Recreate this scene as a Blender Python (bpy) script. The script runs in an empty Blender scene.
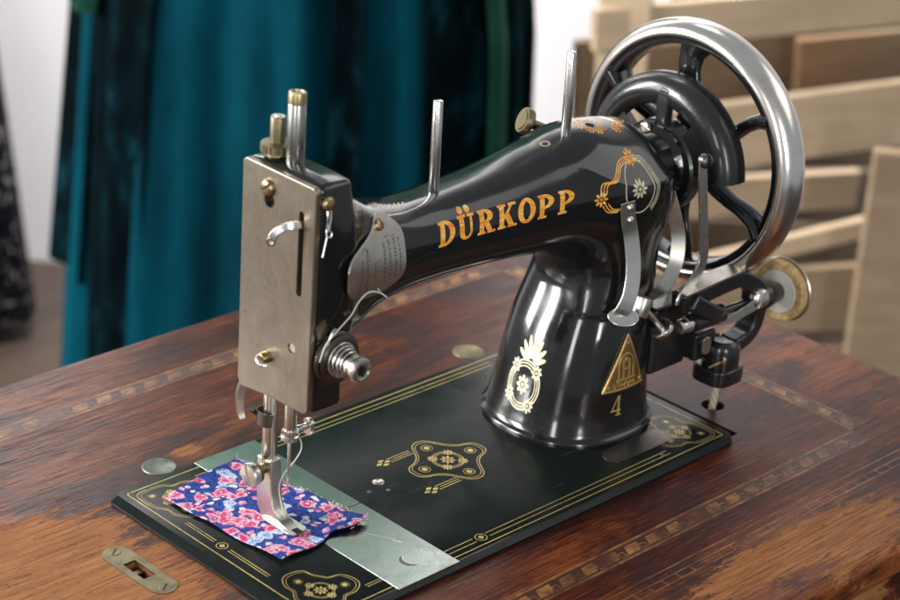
import math, random
import numpy as np

# ---------------------------------------------------------------- signed distance description of the cast iron body (centimetres)
def hermite(t, xs, ys):
    xs = np.asarray(xs, float); ys = np.asarray(ys, float)
    m = np.gradient(ys, xs)
    t = np.clip(t, xs[0], xs[-1])
    i = np.clip(np.searchsorted(xs, t) - 1, 0, len(xs) - 2)
    h = xs[i + 1] - xs[i]; s = (t - xs[i]) / h
    return ((1 + 2 * s) * (1 - s) ** 2 * ys[i] + s * (1 - s) ** 2 * h * m[i]
            + s * s * (3 - 2 * s) * ys[i + 1] + s * s * (s - 1) * h * m[i + 1])

def smin(a, b, k):
    h = np.clip(0.5 + 0.5 * (b - a) / k, 0, 1)
    return b * (1 - h) + a * h - k * h * (1 - h)

def smax(a, b, k):
    return -smin(-a, -b, k)

def rbox(P, lo, hi, r):
    lo = np.array(lo, float); hi = np.array(hi, float)
    q = np.abs(P - (lo + hi) / 2) - ((hi - lo) / 2 - r)
    return np.linalg.norm(np.maximum(q, 0), axis=1) + np.minimum(q.max(1), 0) - r

def superell(dy, dz, hy, hz, p):
    ay = np.abs(dy) / hy; az = np.abs(dz) / hz
    rho = (ay ** p + az ** p + 1e-9) ** (1 / p)
    return np.hypot(dy, dz) * (1 - 1 / np.maximum(rho, 1e-3)) * (rho > .35) + (rho <= .35) * (-.65 * np.minimum(hy, hz))

ARM_X  = [5.2, 6.8, 8.2, 10, 12, 15, 18, 21, 24.5, 28, 31, 33.5, 35.8]
ARM_CY = [8.6, 8.6, 8.6, 8.7, 8.8, 8.9, 8.9, 8.9, 8.9, 8.9, 8.9, 8.9, 8.9]
ARM_CZ = [16.6, 16.6, 16.55, 16.4, 16.25, 16.15, 16.15, 16.2, 16.3, 16.3, 16.1, 16.0, 16.0]
ARM_HY = [3.0, 2.95, 2.85, 2.7, 2.6, 2.55, 2.6, 2.8, 3.2, 3.7, 3.85, 3.8, 3.7]
ARM_HZ = [5.6, 5.0, 4.1, 3.15, 2.65, 2.5, 2.6, 2.85, 3.4, 4.0, 3.95, 3.8, 3.7]
ARM_P  = [4.0, 3.6, 3.2, 2.9, 2.8, 2.7, 2.7, 2.6, 2.4, 2.2, 2.1, 2.0, 2.0]
PIL_Z  = [0.0, 0.5, 1.5, 4, 7, 10, 12.5, 16]
PIL_CX = [30.0, 30.0, 30.1, 30.3, 30.75, 31.25, 31.4, 31.4]
PIL_A  = [5.3, 5.2, 5.0, 4.65, 4.25, 3.55, 3.3, 3.1]
PIL_B  = [5.25, 5.15, 4.95, 4.7, 4.45, 3.95, 3.7, 3.4]

def body(P):
    x, y, z = P[:, 0], P[:, 1], P[:, 2]
    g = lambda t, xs, a: hermite(t, xs, a)
    arm = superell(y - g(x, ARM_X, ARM_CY), z - g(x, ARM_X, ARM_CZ), g(x, ARM_X, ARM_HY), g(x, ARM_X, ARM_HZ), g(x, ARM_X, ARM_P))
    arm = smax(arm, np.maximum(5.2 - x, x - 33.2), 1.2)
    pil = superell(x - g(z, PIL_Z, PIL_CX), y - 8.9, g(z, PIL_Z, PIL_A), g(z, PIL_Z, PIL_B), 2.25 + 0 * z)
    pil = smax(pil, np.maximum(0.05 - z, z - 16), .25)
    head = rbox(P, (4.36, 5.6, 9.0), (6.65, 11.6, 22.5), .32)
    # the cheek that stands proud of the column under the arm, front right, with a lip along its lower edge
    raw = superell(x - g(z, PIL_Z, PIL_CX), y - 8.9, g(z, PIL_Z, PIL_A), g(z, PIL_Z, PIL_B), 2.25 + 0 * z)
    cheek = smax(raw - .12, smax(8.45 - z, z - 15, .1), .5)
    cheek = smax(cheek, (20.2 + .55 * np.maximum(z - 10, 0) - (x - y)) * .7, 1.0)
    d = smin(arm, pil, 3.2)
    d = smin(d, head, 1.7)
    d = smin(d, cheek, .45)
    foot = superell(x - 30.0, y - 8.9, 5.42 + 0 * x, 5.35 + 0 * x, 2.25 + 0 * x)
    foot = smax(foot, np.maximum(-.05 - z, z - .30), .15)
    return smin(d, foot, .5)

def grad(f, P, e=.01):
    G = np.zeros_like(P)
    for i in range(3):
        D = np.zeros(3); D[i] = e
        G[:, i] = f(P + D) - f(P - D)
    return G / (np.linalg.norm(G, axis=1, keepdims=True) + 1e-12)

def march(f, O, D, tmax=60, off=0.0):
    """Slide points O along D until f = off."""
    t = np.zeros(len(O))
    for _ in range(160):
        d = f(O + D * t[:, None]) - off
        t = np.minimum(t + d * .6, tmax)
    return O + D * t[:, None], np.abs(f(O + D * t[:, None]) - off) < .02

def surface_nets(f, lo, hi, h):
    ax = [np.arange(lo[i], hi[i] + h, h) for i in range(3)]
    n = [len(a) for a in ax]
    F = np.empty(n, np.float32)
    YZ = np.stack(np.meshgrid(ax[1], ax[2], indexing='ij'), -1).reshape(-1, 2)
    for i, xv in enumerate(ax[0]):
        F[i] = f(np.c_[np.full(len(YZ), xv), YZ]).reshape(n[1], n[2])
    S = F < 0
    c = np.zeros([k - 1 for k in n], np.int8)
    for a in (0, 1):
        for b in (0, 1):
            for d in (0, 1):
                c += S[a:n[0] - 1 + a, b:n[1] - 1 + b, d:n[2] - 1 + d]
    cell = (c > 0) & (c < 8)
    idx = -np.ones(cell.shape, np.int64); I = np.argwhere(cell); idx[cell] = np.arange(len(I))
    V = np.zeros((len(I), 3)); W = np.zeros(len(I))
    corners = [(a, b, d) for a in (0, 1) for b in (0, 1) for d in (0, 1)]
    for k, p in enumerate(corners):
        for ax_ in range(3):
            if p[ax_]: continue
            q = list(p); q[ax_] = 1
            fa = F[I[:, 0] + p[0], I[:, 1] + p[1], I[:, 2] + p[2]]; fb = F[I[:, 0] + q[0], I[:, 1] + q[1], I[:, 2] + q[2]]
            m = (fa < 0) != (fb < 0)
            t = np.where(m, fa / np.where(m, fa - fb, 1), 0)
            pt = np.tile(np.array(p, float), (len(I), 1)); pt[:, ax_] = t
            V[m] += pt[m]; W[m] += 1
    V = (I + V / W[:, None]) * h + np.array(lo)
    faces = []
    for ax_ in range(3):
        o = [0, 0, 0]; o[ax_] = 1
        A = S[:n[0] - o[0], :n[1] - o[1], :n[2] - o[2]]; B = S[o[0]:, o[1]:, o[2]:]
        E = np.argwhere(A != B)
        u, w = [(1, 2), (2, 0), (0, 1)][ax_]
        E = E[(E[:, u] > 0) & (E[:, w] > 0)]
        E = E[(E[:, u] < n[u] - 1) & (E[:, w] < n[w] - 1)]
        def at(du, dw):
            C = E.copy(); C[:, u] -= du; C[:, w] -= dw
            return idx[C[:, 0], C[:, 1], C[:, 2]]
        Q = np.stack([at(1, 1), at(0, 1), at(0, 0), at(1, 0)], 1)
        flip = ~A[E[:, 0], E[:, 1], E[:, 2]]
        Q[flip] = Q[flip][:, ::-1]
        faces.append(Q[(Q >= 0).all(1)])
    for _ in range(3):                                  # pull the vertices onto the true surface
        V -= grad(f, V) * np.clip(f(V), -h, h)[:, None] * .8
    return V, np.concatenate(faces)
import bpy, bmesh
from mathutils import Vector, Matrix
S = .01                                                     # everything below is written in centimetres
scn = bpy.context.scene
col = scn.collection
rnd = random.Random(7)
rng = np.random.default_rng(5)

# ---------------------------------------------------------------- mesh helpers
class MB:
    def __init__(s): s.v = []; s.f = []
    def add(s, verts, faces):
        o = len(s.v); s.v += [tuple(map(float, p)) for p in verts]; s.f += [tuple(i + o for i in f) for f in faces]; return s
    def box(s, lo, hi):
        (a, b, c), (d, e, g) = lo, hi
        return s.add([(a,b,c),(d,b,c),(d,e,c),(a,e,c),(a,b,g),(d,b,g),(d,e,g),(a,e,g)],
                     [(0,3,2,1),(4,5,6,7),(0,1,5,4),(1,2,6,5),(2,3,7,6),(3,0,4,7)])
    def prism(s, poly, base, U, Vv, N):                    # poly in (U,V) from base, thickness vector N
        base, U, Vv, N = map(lambda q: np.array(q, float), (base, U, Vv, N)); n = len(poly)
        A = [base + U * p[0] + Vv * p[1] for p in poly]; B = [a + N for a in A]
        if np.dot(np.cross(U, Vv), N) < 0: A, B = B, A
        return s.add(A + B, [tuple(range(n - 1, -1, -1)), tuple(range(n, 2 * n))] + [(i, (i + 1) % n, n + (i + 1) % n, n + i) for i in range(n)])
    def lathe(s, prof, base, axis, seg=40, a0=0., a1=None, ref=None):   # prof: (radius, distance along the axis)
        base = np.array(base, float); w = np.array(axis, float); w /= np.linalg.norm(w)
        r = np.array(ref, float) if ref is not None else (np.array([0, 0, 1.]) if abs(w[2]) < .9 else np.array([1., 0, 0]))
        u = r - w * np.dot(r, w); u /= np.linalg.norm(u); v = np.cross(w, u)
        full = a1 is None; n = seg if full else seg + 1
        A = np.linspace(a0, (a0 + 2 * math.pi) if full else a1, seg + 1)[:n]
        V = []; F = []
        for a in A:
            e = u * math.cos(a) + v * math.sin(a)
            V += [base + e * max(p[0], 1e-4) + w * p[1] for p in prof]
        m = len(prof)
        for i in range(seg):
            j = (i + 1) % n
            for k in range(m - 1):
                F.append((i * m + k, j * m + k, j * m + k + 1, i * m + k + 1))
        if not full:
            F.append(tuple(range(m))); F.append(tuple(((n - 1) * m + k) for k in range(m - 1, -1, -1)))
        return s.add(V, F)
    def cyl(s, p0, p1, r0, r1=None, seg=28, bev=.05):
        p0 = np.array(p0, float); p1 = np.array(p1, float); L = np.linalg.norm(p1 - p0); r1 = r0 if r1 is None else r1
        b = min(bev, L * .4, r0 * .45, r1 * .45)
        return s.lathe([(0, 0), (r0 - b, 0), (r0 - b * .3, b * .3), (r0, b), (r1, L - b), (r1 - b * .3, L - b * .3), (r1 - b, L), (0, L)], p0, p1 - p0, seg)
    def tube(s, pts, r, seg=10, sub=6, flat=1.0, closed_ends=True):
        P = smooth_path(pts, sub); n = len(P); r = np.interp(np.linspace(0, 1, n), np.linspace(0, 1, len(np.atleast_1d(r))), np.atleast_1d(r)) if np.ndim(r) else np.full(n, r)
        T = np.gradient(P, axis=0); T /= np.linalg.norm(T, axis=1, keepdims=True)
        u = np.cross(T[0], [0, 0, 1.]);
        if np.linalg.norm(u) < .1: u = np.cross(T[0], [1., 0, 0])
        V = []
        for i in range(n):
            u = u - T[i] * np.dot(u, T[i]); u /= np.linalg.norm(u); v = np.cross(T[i], u)
            for k in range(seg):
                a = 2 * math.pi * k / seg; V.append(P[i] + r[i] * (u * math.cos(a) + flat * v * math.sin(a)))
        F = [(i * seg + k, i * seg + (k + 1) % seg, (i + 1) * seg + (k + 1) % seg, (i + 1) * seg + k) for i in range(n - 1) for k in range(seg)]
        F += [tuple(range(seg - 1, -1, -1)), tuple((n - 1) * seg + k for k in range(seg))]
        return s.add(V, F)
    def ribbon(s, pts, wdir, width, thick, sub=8):         # flat bar: wdir is the direction of its width (one vector or one per point)
        P = smooth_path(pts, sub); n = len(P); q = np.linspace(0, 1, n)
        Wd = np.array(wdir, float)
        Wd = np.tile(Wd, (n, 1)) if Wd.ndim == 1 else np.stack([np.interp(q, np.linspace(0, 1, len(Wd)), Wd[:, i]) for i in range(3)], 1)
        w = np.interp(q, np.linspace(0, 1, len(np.atleast_1d(width))), np.atleast_1d(width)) / 2
        T = np.gradient(P, axis=0); T /= np.linalg.norm(T, axis=1, keepdims=True)
        Wd = Wd - T * (Wd * T).sum(1, keepdims=True); Wd /= np.linalg.norm(Wd, axis=1, keepdims=True); N = np.cross(T, Wd)
        V = []
        for i in range(n):
            for a, b in ((-1, -1), (1, -1), (1, 1), (-1, 1)): V.append(P[i] + Wd[i] * w[i] * a + N[i] * thick / 2 * b)
        F = [(i * 4 + k, i * 4 + (k + 1) % 4, i * 4 + 4 + (k + 1) % 4, i * 4 + 4 + k) for i in range(n - 1) for k in range(4)]
        return s.add(V, F + [(3, 2, 1, 0), tuple((n - 1) * 4 + k for k in range(4))])
    def build(s, name, mat, parent=None, bevel=0., angle=35, seg=2):
        return mesh_obj(name, s.v, s.f, mat, parent, bevel, angle, seg)

def smooth_path(pts, sub):
    P = np.array(pts, float)
    if sub <= 1 or len(P) < 3: return P if len(P) > 2 or sub <= 1 else np.linspace(P[0], P[1], 3)
    t = np.arange(len(P)); q = np.linspace(0, len(P) - 1, (len(P) - 1) * sub + 1)
    return np.stack([hermite(q, t, P[:, i]) for i in range(3)], 1)

ORIGIN = {}
def mesh_obj(name, V, F, mat, parent=None, bevel=0., angle=35, seg=2, normals=None, loc=None):
    V = np.asarray(V, float)
    root = parent
    while root is not None and root.parent is not None: root = root.parent
    o0 = ORIGIN[root.name] if root is not None else (np.array(loc, float) if loc is not None else np.array([(V[:, 0].min() + V[:, 0].max()) / 2, (V[:, 1].min() + V[:, 1].max()) / 2, V[:, 2].min()]))
    me = bpy.data.meshes.new(name)
    me.from_pydata(((V - o0) * S).tolist(), [], [list(map(int, f)) for f in F]); me.validate(); me.update()
    if mat is not None: me.materials.append(mat)
    bm = bmesh.new(); bm.from_mesh(me)
    if normals is None:
        bmesh.ops.remove_doubles(bm, verts=bm.verts, dist=1e-7); bmesh.ops.recalc_face_normals(bm, faces=bm.faces)
    bm.to_mesh(me); bm.free()
    me.polygons.foreach_set('use_smooth', [True] * len(me.polygons))
    if angle < 180: me.set_sharp_from_angle(angle=math.radians(angle))
    ob = bpy.data.objects.new(name, me); col.objects.link(ob)
    if parent is not None: ob.parent = parent
    else: ob.location = o0 * S; ORIGIN[ob.name] = o0
    if normals is not None and len(me.vertices) == len(normals): me.normals_split_custom_set_from_vertices(np.asarray(normals).tolist())
    if bevel:
        m = ob.modifiers.new('edge', 'BEVEL'); m.width = bevel * S; m.segments = seg; m.limit_method = 'ANGLE'; m.angle_limit = math.radians(35); m.harden_normals = True
    return ob

def thing(name, label, cat, loc=(0, 0, 0), group=None):
    o = bpy.data.objects.new(name, None); col.objects.link(o); o.empty_display_size = .02
    o.location = np.array(loc, float) * S; ORIGIN[o.name] = np.array(loc, float)
    return tag(o, label, cat, group)
def tag(o, label, cat, group=None):
    o['label'] = label; o['category'] = cat
    if group: o['group'] = group
    return o

# ---------------------------------------------------------------- flat ornaments: a 2-D distance field becomes one thin sheet of polygons
def marching(f, lo, hi, h):
    nx = int((hi[0] - lo[0]) / h) + 2; ny = int((hi[1] - lo[1]) / h) + 2
    X, Y = np.meshgrid(lo[0] + h * np.arange(nx), lo[1] + h * np.arange(ny), indexing='ij')
    D = f(X, Y); D = np.where(np.abs(D) < 1e-6, 1e-6, D); I = D < 0
    verts = []; faces = []; cache = {}
    def corner(i, j):
        k = (i, j)
        if k not in cache: cache[k] = len(verts); verts.append((X[i, j], Y[i, j]))
        return cache[k]
    def edge(i, j, a, b):
        k = (i, j, a, b) if (i, j) < (a, b) else (a, b, i, j)
        if k not in cache:
            t = D[i, j] / (D[i, j] - D[a, b]); cache[k] = len(verts)
            verts.append((X[i, j] + t * (X[a, b] - X[i, j]), Y[i, j] + t * (Y[a, b] - Y[i, j])))
        return cache[k]
    C = I[:-1, :-1] | I[1:, :-1] | I[1:, 1:] | I[:-1, 1:]
    for i, j in np.argwhere(C):
        ring = [(i, j), (i + 1, j), (i + 1, j + 1), (i, j + 1)]; poly = []
        for k in range(4):
            p, q = ring[k], ring[(k + 1) % 4]
            if I[p]: poly.append(corner(*p))
            if I[p] != I[q]: poly.append(edge(*p, *q))
        if len(poly) > 2: faces.append(poly)
    return np.array(verts).reshape(-1, 2), faces

def seg2(a, b, w):                                          # stroke
    a = np.array(a, float); b = np.array(b, float); d = b - a; L = float(d @ d) + 1e-12
    def f(x, y):
        t = np.clip(((x - a[0]) * d[0] + (y - a[1]) * d[1]) / L, 0, 1)
        return np.hypot(x - a[0] - t * d[0], y - a[1] - t * d[1]) - w / 2
    return f
def line2(pts, w, closed=False):
    P = list(pts) + ([pts[0]] if closed else [])
    return union2(*[seg2(P[i], P[i + 1], w) for i in range(len(P) - 1)])
def ring2(c, r, w): return lambda x, y: np.abs(np.hypot(x - c[0], y - c[1]) - r) - w / 2
def disc2(c, r): return lambda x, y: np.hypot(x - c[0], y - c[1]) - r
def ell2(c, rx, ry):
    def f(x, y):
        q = np.hypot((x - c[0]) / rx, (y - c[1]) / ry); return (q - 1) * min(rx, ry)
    return f
def rect2(x0, y0, x1, y1):
    return lambda x, y: np.maximum(np.abs(x - (x0 + x1) / 2) - (x1 - x0) / 2, np.abs(y - (y0 + y1) / 2) - (y1 - y0) / 2)
def quad2(pts):                                             # convex polygon, either winding
    P = np.array(pts, float); A = sum(P[i][0] * P[(i + 1) % len(P)][1] - P[(i + 1) % len(P)][0] * P[i][1] for i in range(len(P)))
    if A < 0: P = P[::-1]
    def f(x, y):
        d = np.full(np.shape(x), -1e9)
        for i in range(len(P)):
            a, b = P[i], P[(i + 1) % len(P)]; n = np.array([b[1] - a[1], a[0] - b[0]]); n = n / np.linalg.norm(n)
            d = np.maximum(d, (x - a[0]) * n[0] + (y - a[1]) * n[1])
        return d
    return f
def union2(*fs):
    def f(x, y):
        d = fs[0](x, y)
        for g in fs[1:]: d = np.minimum(d, g(x, y))
        return d
    return f
def minus2(a, b): return lambda x, y: np.maximum(a(x, y), -b(x, y))
def both2(a, b): return lambda x, y: np.maximum(a(x, y), b(x, y))
def flower2(c, r, n=8, w=.34, rot=0.):                      # separate petals round a dot
    fs = [disc2(c, r * .2)]
    for k in range(n):
        a = rot + 2 * math.pi * k / n
        fs.append(lambda x, y, a=a: ell2((0, 0), r * .33, r * w * .5)((x - c[0]) * math.cos(a) + (y - c[1]) * math.sin(a) - r * .65, -(x - c[0]) * math.sin(a) + (y - c[1]) * math.cos(a)))
    return union2(*fs)
def warp2(f, c, U, V):                                      # place f's (u,v) frame at c with axes U, V
    M = np.linalg.inv(np.array([U, V], float).T)
    return lambda x, y: f(M[0, 0] * (x - c[0]) + M[0, 1] * (y - c[1]), M[1, 0] * (x - c[0]) + M[1, 1] * (y - c[1]))

def decal(name, f, lo, hi, h, place, mat, parent):
    uv, F = marching(f, lo, hi, h)
    return mesh_obj(name, place(uv), F, mat, parent, angle=180)
def on_plane(z): return lambda uv: np.c_[uv, np.full(len(uv), z)]
def on_body(O, U, V, D, off=.006):                          # wrap a flat ornament onto the casting along D
    O, U, V, D = (np.array(q, float) for q in (O, U, V, D)); D = D / np.linalg.norm(D)
    def g(uv):
        P = O + uv[:, :1] * U + uv[:, 1:] * V
        return march(body, P - D * 6, np.tile(D, (len(P), 1)), 30, off)[0]
    return g
# ---------------------------------------------------------------- materials
class NT:
    def __init__(s, name):
        s.m = bpy.data.materials.new(name); s.m.use_nodes = True; s.t = s.m.node_tree; s.b = s.t.nodes['Principled BSDF']
        s.tc = s.t.nodes.new('ShaderNodeTexCoord')
    def n(s, typ, **kw):
        nd = s.t.nodes.new(typ)
        for k, v in kw.items():
            if k in nd.inputs: s.put(nd.inputs[k], v)
            else: setattr(nd, k, v)
        return nd
    def put(s, sock, v):
        if isinstance(v, bpy.types.NodeSocket): s.t.links.new(v, sock)
        else: sock.default_value = v
    def coord(s, scale=(1, 1, 1), loc=(0, 0, 0), rot=(0, 0, 0)):
        m = s.n('ShaderNodeMapping'); s.t.links.new(s.tc.outputs['Object'], m.inputs[0])
        m.inputs['Scale'].default_value = scale; m.inputs['Location'].default_value = loc; m.inputs['Rotation'].default_value = rot
        return m.outputs[0]
    def noise(s, vec, scale, detail=4, rough=.55, dist=0., out=0):
        nd = s.n('ShaderNodeTexNoise', Scale=scale, Detail=detail, Roughness=rough, Distortion=dist); s.t.links.new(vec, nd.inputs['Vector']); return nd.outputs[out]
    def ramp(s, fac, stops, interp='LINEAR'):
        nd = s.n('ShaderNodeValToRGB'); s.put(nd.inputs[0], fac); r = nd.color_ramp; r.interpolation = interp
        while len(r.elements) < len(stops): r.elements.new(.5)
        for e, (p, c) in zip(r.elements, stops): e.position = p; e.color = (c, c, c, 1) if np.isscalar(c) else (*c, 1)
        return nd.outputs[0]
    def mix(s, fac, a, b, mode='MIX'):
        nd = s.n('ShaderNodeMix', data_type='RGBA', blend_type=mode); s.put(nd.inputs[0], fac)
        for i, v in ((6, a), (7, b)): s.put(nd.inputs[i], v if isinstance(v, bpy.types.NodeSocket) else (*v, 1))
        return nd.outputs[2]
    def math(s, op, a, b=None, c=None, clamp=False):
        nd = s.n('ShaderNodeMath', operation=op, use_clamp=clamp); s.put(nd.inputs[0], a)
        if b is not None: s.put(nd.inputs[1], b)
        if c is not None: s.put(nd.inputs[2], c)
        return nd.outputs[0]
    def set(s, **kw):
        for k, v in kw.items():
            k = k.replace('_', ' ')
            if not isinstance(v, bpy.types.NodeSocket) and k in ('Base Color', 'Sheen Tint', 'Specular Tint', 'Coat Tint'): v = (*v, 1)
            s.put(s.b.inputs[k], v)
        return s
    def bump(s, h, strength=.2, dist=.0005):
        nd = s.n('ShaderNodeBump', Strength=strength, Distance=dist); s.t.links.new(h, nd.inputs['Height']); s.t.links.new(nd.outputs[0], s.b.inputs['Normal']); return s

M = {}
def enamel(name, base, rough, bumpy, spec=.5, coat=.35):
    t = NT(name); c = t.coord()
    dust = t.ramp(t.noise(c, 1400, 2, .7), [(.70, 0.), (.78, 1.)])
    smear = t.noise(c, 28, 6, .65, .6)
    scr = t.ramp(t.noise(t.coord((.35, 6, 6), rot=(.2, .3, .4)), 70, 2, .5), [(.70, 0.), (.74, 1.)])
    chips = t.ramp(t.noise(c, 95, 7, .75), [(.675, 0.), (.69, 1.)])
    cc = t.mix(t.math('ADD', t.math('MULTIPLY', dust, .22), t.math('MULTIPLY', scr, .05)), base, (.25, .24, .22))
    cc = t.mix(t.math('MULTIPLY', chips, .55), cc, (.10, .085, .07))
    r = t.math('ADD', t.math('MULTIPLY', t.ramp(smear, [(.35, 0.), (.72, 1.)]), .15), t.math('ADD', rough, t.math('MULTIPLY', scr, .12)))
    t.set(Base_Color=cc, Roughness=r, Specular_IOR_Level=spec, Coat_Weight=coat, Coat_Roughness=.05)
    t.bump(t.noise(c, bumpy[0], 3, .5), bumpy[1], .0006)
    M[name] = t.m
enamel('black_enamel', (.007, .0075, .008), .09, (55, .07))
enamel('bed_enamel', (.007, .010, .009), .12, (650, .10), .22, .0)
enamel('winder_black', (.012, .012, .013), .22, (160, .18))

def metal(name, base, stain, rough, scale=60, amount=.6, streak=(1, 1, 1), bump=.05, metallic=1.0):
    t = NT(name); c = t.coord(streak)
    n1 = t.noise(c, scale, 7, .65, .4); n2 = t.noise(t.coord(), scale * 7, 4, .7)
    f = t.math('MULTIPLY', t.ramp(n1, [(.42, 0.), (.72, 1.)]), amount)
    cc = t.mix(f, base, stain)
    cc = t.mix(t.math('MULTIPLY', t.ramp(n2, [(.60, 0.), (.72, 1.)]), amount * .5), cc, tuple(k * .45 for k in stain))
    r = t.math('ADD', t.math('MULTIPLY', n1, .25), rough - .1)
    t.set(Base_Color=cc, Metallic=metallic, Roughness=r)
    if name in ('gold_leaf', 'pale_gold'):                  # rubbed gilding: the black enamel shows through
        wv = t.ramp(t.noise(t.coord(), 320, 6, .75), [(.56, 0.), (.66, .85)])
        cc = t.mix(wv, cc, (.010, .010, .009)); t.set(Base_Color=cc, Metallic=t.math('MULTIPLY', t.math('SUBTRACT', 1.0, wv), metallic))
    if name == 'faceplate_nickel':                          # hairline scratches and a darker film towards the lower edge screws
        hs = t.ramp(t.noise(t.coord((1, 7, .6), rot=(.25, 0, 0)), 190, 3, .6), [(.60, 0.), (.66, 1.)]); film = t.ramp(t.noise(t.coord((1, 1, .8)), 13, 5, .6, .8), [(.45, 0.), (.66, .65)])
        cc = t.mix(film, cc, (.20, .165, .12)); cc = t.mix(t.math('MULTIPLY', hs, .35), cc, (.58, .54, .47)); t.set(Base_Color=cc)
    if name == 'slide_steel':                               # lint and specks of light
        cc = t.mix(t.ramp(t.noise(t.coord(), 620, 2, .6), [(.69, 0.), (.73, .8)]), cc, (.85, .86, .84)); t.set(Base_Color=cc)
    if bump: t.bump(n2, bump, .0003)
    M[name] = t.m; return t
metal('nickel', (.66, .63, .57), (.42, .34, .24), .27, 70, .5)
metal('bright_nickel', (.77, .755, .72), (.52, .47, .40), .23, 90, .4)
metal('faceplate_nickel', (.35, .305, .25), (.17, .125, .078), .36, 22, .9, (1, 1, .6), .18)
metal('chrome', (.88, .835, .78), (.60, .50, .42), .20, 26, .5, bump=.01)
metal('slide_steel', (.34, .385, .35), (.19, .205, .18), .19, 60, .7, bump=.12)
metal('reflected_green', (.20, .225, .185), (.10, .11, .085), .45, 110, .8, bump=.2)  # green of the dress's reflection put into the plate's colour
metal('badge_nickel', (.66, .615, .55), (.42, .36, .29), .30, 50, .7, bump=.15)
metal('brass', (.50, .395, .225), (.28, .20, .10), .30, 80, .6)
metal('relief_brass', (.80, .58, .25), (.55, .38, .15), .36, 90, .5)
metal('badge_brass', (.40, .27, .10), (.22, .14, .05), .36, 90, .5)
metal('old_brass', (.235, .195, .115), (.12, .10, .06), .42, 110, .8, bump=.25)
metal('dark_steel', (.17, .15, .135), (.09, .075, .06), .34, 90, .6)
metal('spindle_steel', (.48, .475, .46), (.33, .29, .24), .25, 60, .5, (1, 1, .2))
metal('gold_leaf', (.62, .47, .16), (.40, .27, .07), .40, 90, .8, bump=0, metallic=.55)
metal('pale_gold', (.72, .67, .47), (.44, .35, .17), .48, 90, .7, bump=0, metallic=.15)
t = NT('orange_gold'); c = t.coord()
f = t.noise(t.coord((1, .3, 4)), 130, 4, .6)
cc = t.ramp(f, [(.34, (.80, .19, .010)), (.48, (.92, .36, .03)), (.60, (.93, .56, .12)), (.72, (.93, .80, .48))])
cc = t.mix(t.ramp(t.noise(t.coord(), 420, 6, .75), [(.61, 0.), (.67, .9)]), cc, (.012, .010, .008))
t.set(Base_Color=cc, Metallic=0., Roughness=.4); M['orange_gold'] = t.m
def plain(name, c, rough=.5, **kw):
    t = NT(name); n = t.noise(t.coord(), 180, 4); cc = t.mix(t.math('MULTIPLY', n, .35), c, tuple(k * .45 for k in c)); t.set(Base_Color=cc, Roughness=rough, **kw); M[name] = t.m
plain('engraving', (.07, .06, .05), .7)
plain('thread', (.70, .68, .63), .75)
plain('pale_enamel', (.62, .60, .54), .4)
plain('cord', (.60, .52, .38), .85)
plain('dark_hole', (.004, .004, .004), .9)
t = NT('rubber'); c = t.coord(); n = t.noise(c, 180, 6, .7)
t.set(Base_Color=t.ramp(n, [(.35, (.30, .17, .06)), (.6, (.60, .40, .19))]), Roughness=.7); t.bump(n, .5, .0006); M['rubber'] = t.m

# worn, varnished table top -------------------------------------------------------------------------------------------------
def blob(t, x, y, rx, ry, amp):                             # a rubbed patch with a soft limit, table coordinates in cm (table origin = 17.5, 10)
    v = t.n('ShaderNodeVectorMath', operation='LENGTH'); t.t.links.new(t.coord((100 / rx, 100 / ry, 0), (-(x - 17.5) / rx, -(y - 10) / ry, 0)), v.inputs[0])
    return t.math('MULTIPLY', t.math('SUBTRACT', 1.0, v.outputs['Value'], clamp=True), amp)
def wear(t):                                                # how far the varnish is rubbed away: large hand-worn areas, broken up by flecks
    big = t.noise(t.coord((.8, 1.5, 1)), 11, 5, .6, .5)
    fine = t.noise(t.coord((.8, 2.2, 1)), 95, 9, .76, .7)
    st = t.noise(t.coord((.25, 4, 1)), 26, 6, .65, .3)
    s = t.math('ADD', t.math('MULTIPLY', t.math('SUBTRACT', big, .5), .75), t.math('ADD', t.math('MULTIPLY', t.math('SUBTRACT', fine, .5), 1.0), t.math('MULTIPLY', t.math('SUBTRACT', st, .5), .95)))
    for b in ((-6, 8, 13, 13, .86), (-9, 17, 13, 9, .6), (1, -4, 9, 6, .36), (32, -12.0, 14, 5.0, 1.0), (22, -11, 8, 3.0, .5), (51, 5, 6, 12, .42), (0, 31.5, 16, 3, .2), (9, 22.5, 13, 3, .28), (7.3, 20.0, 2.6, 1.6, .7), (15, -3.5, 9, 2.5, .34), (47, 20, 8, 10, .25)):
        s = t.math('ADD', s, blob(t, *b))
    return s, fine, st
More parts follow.
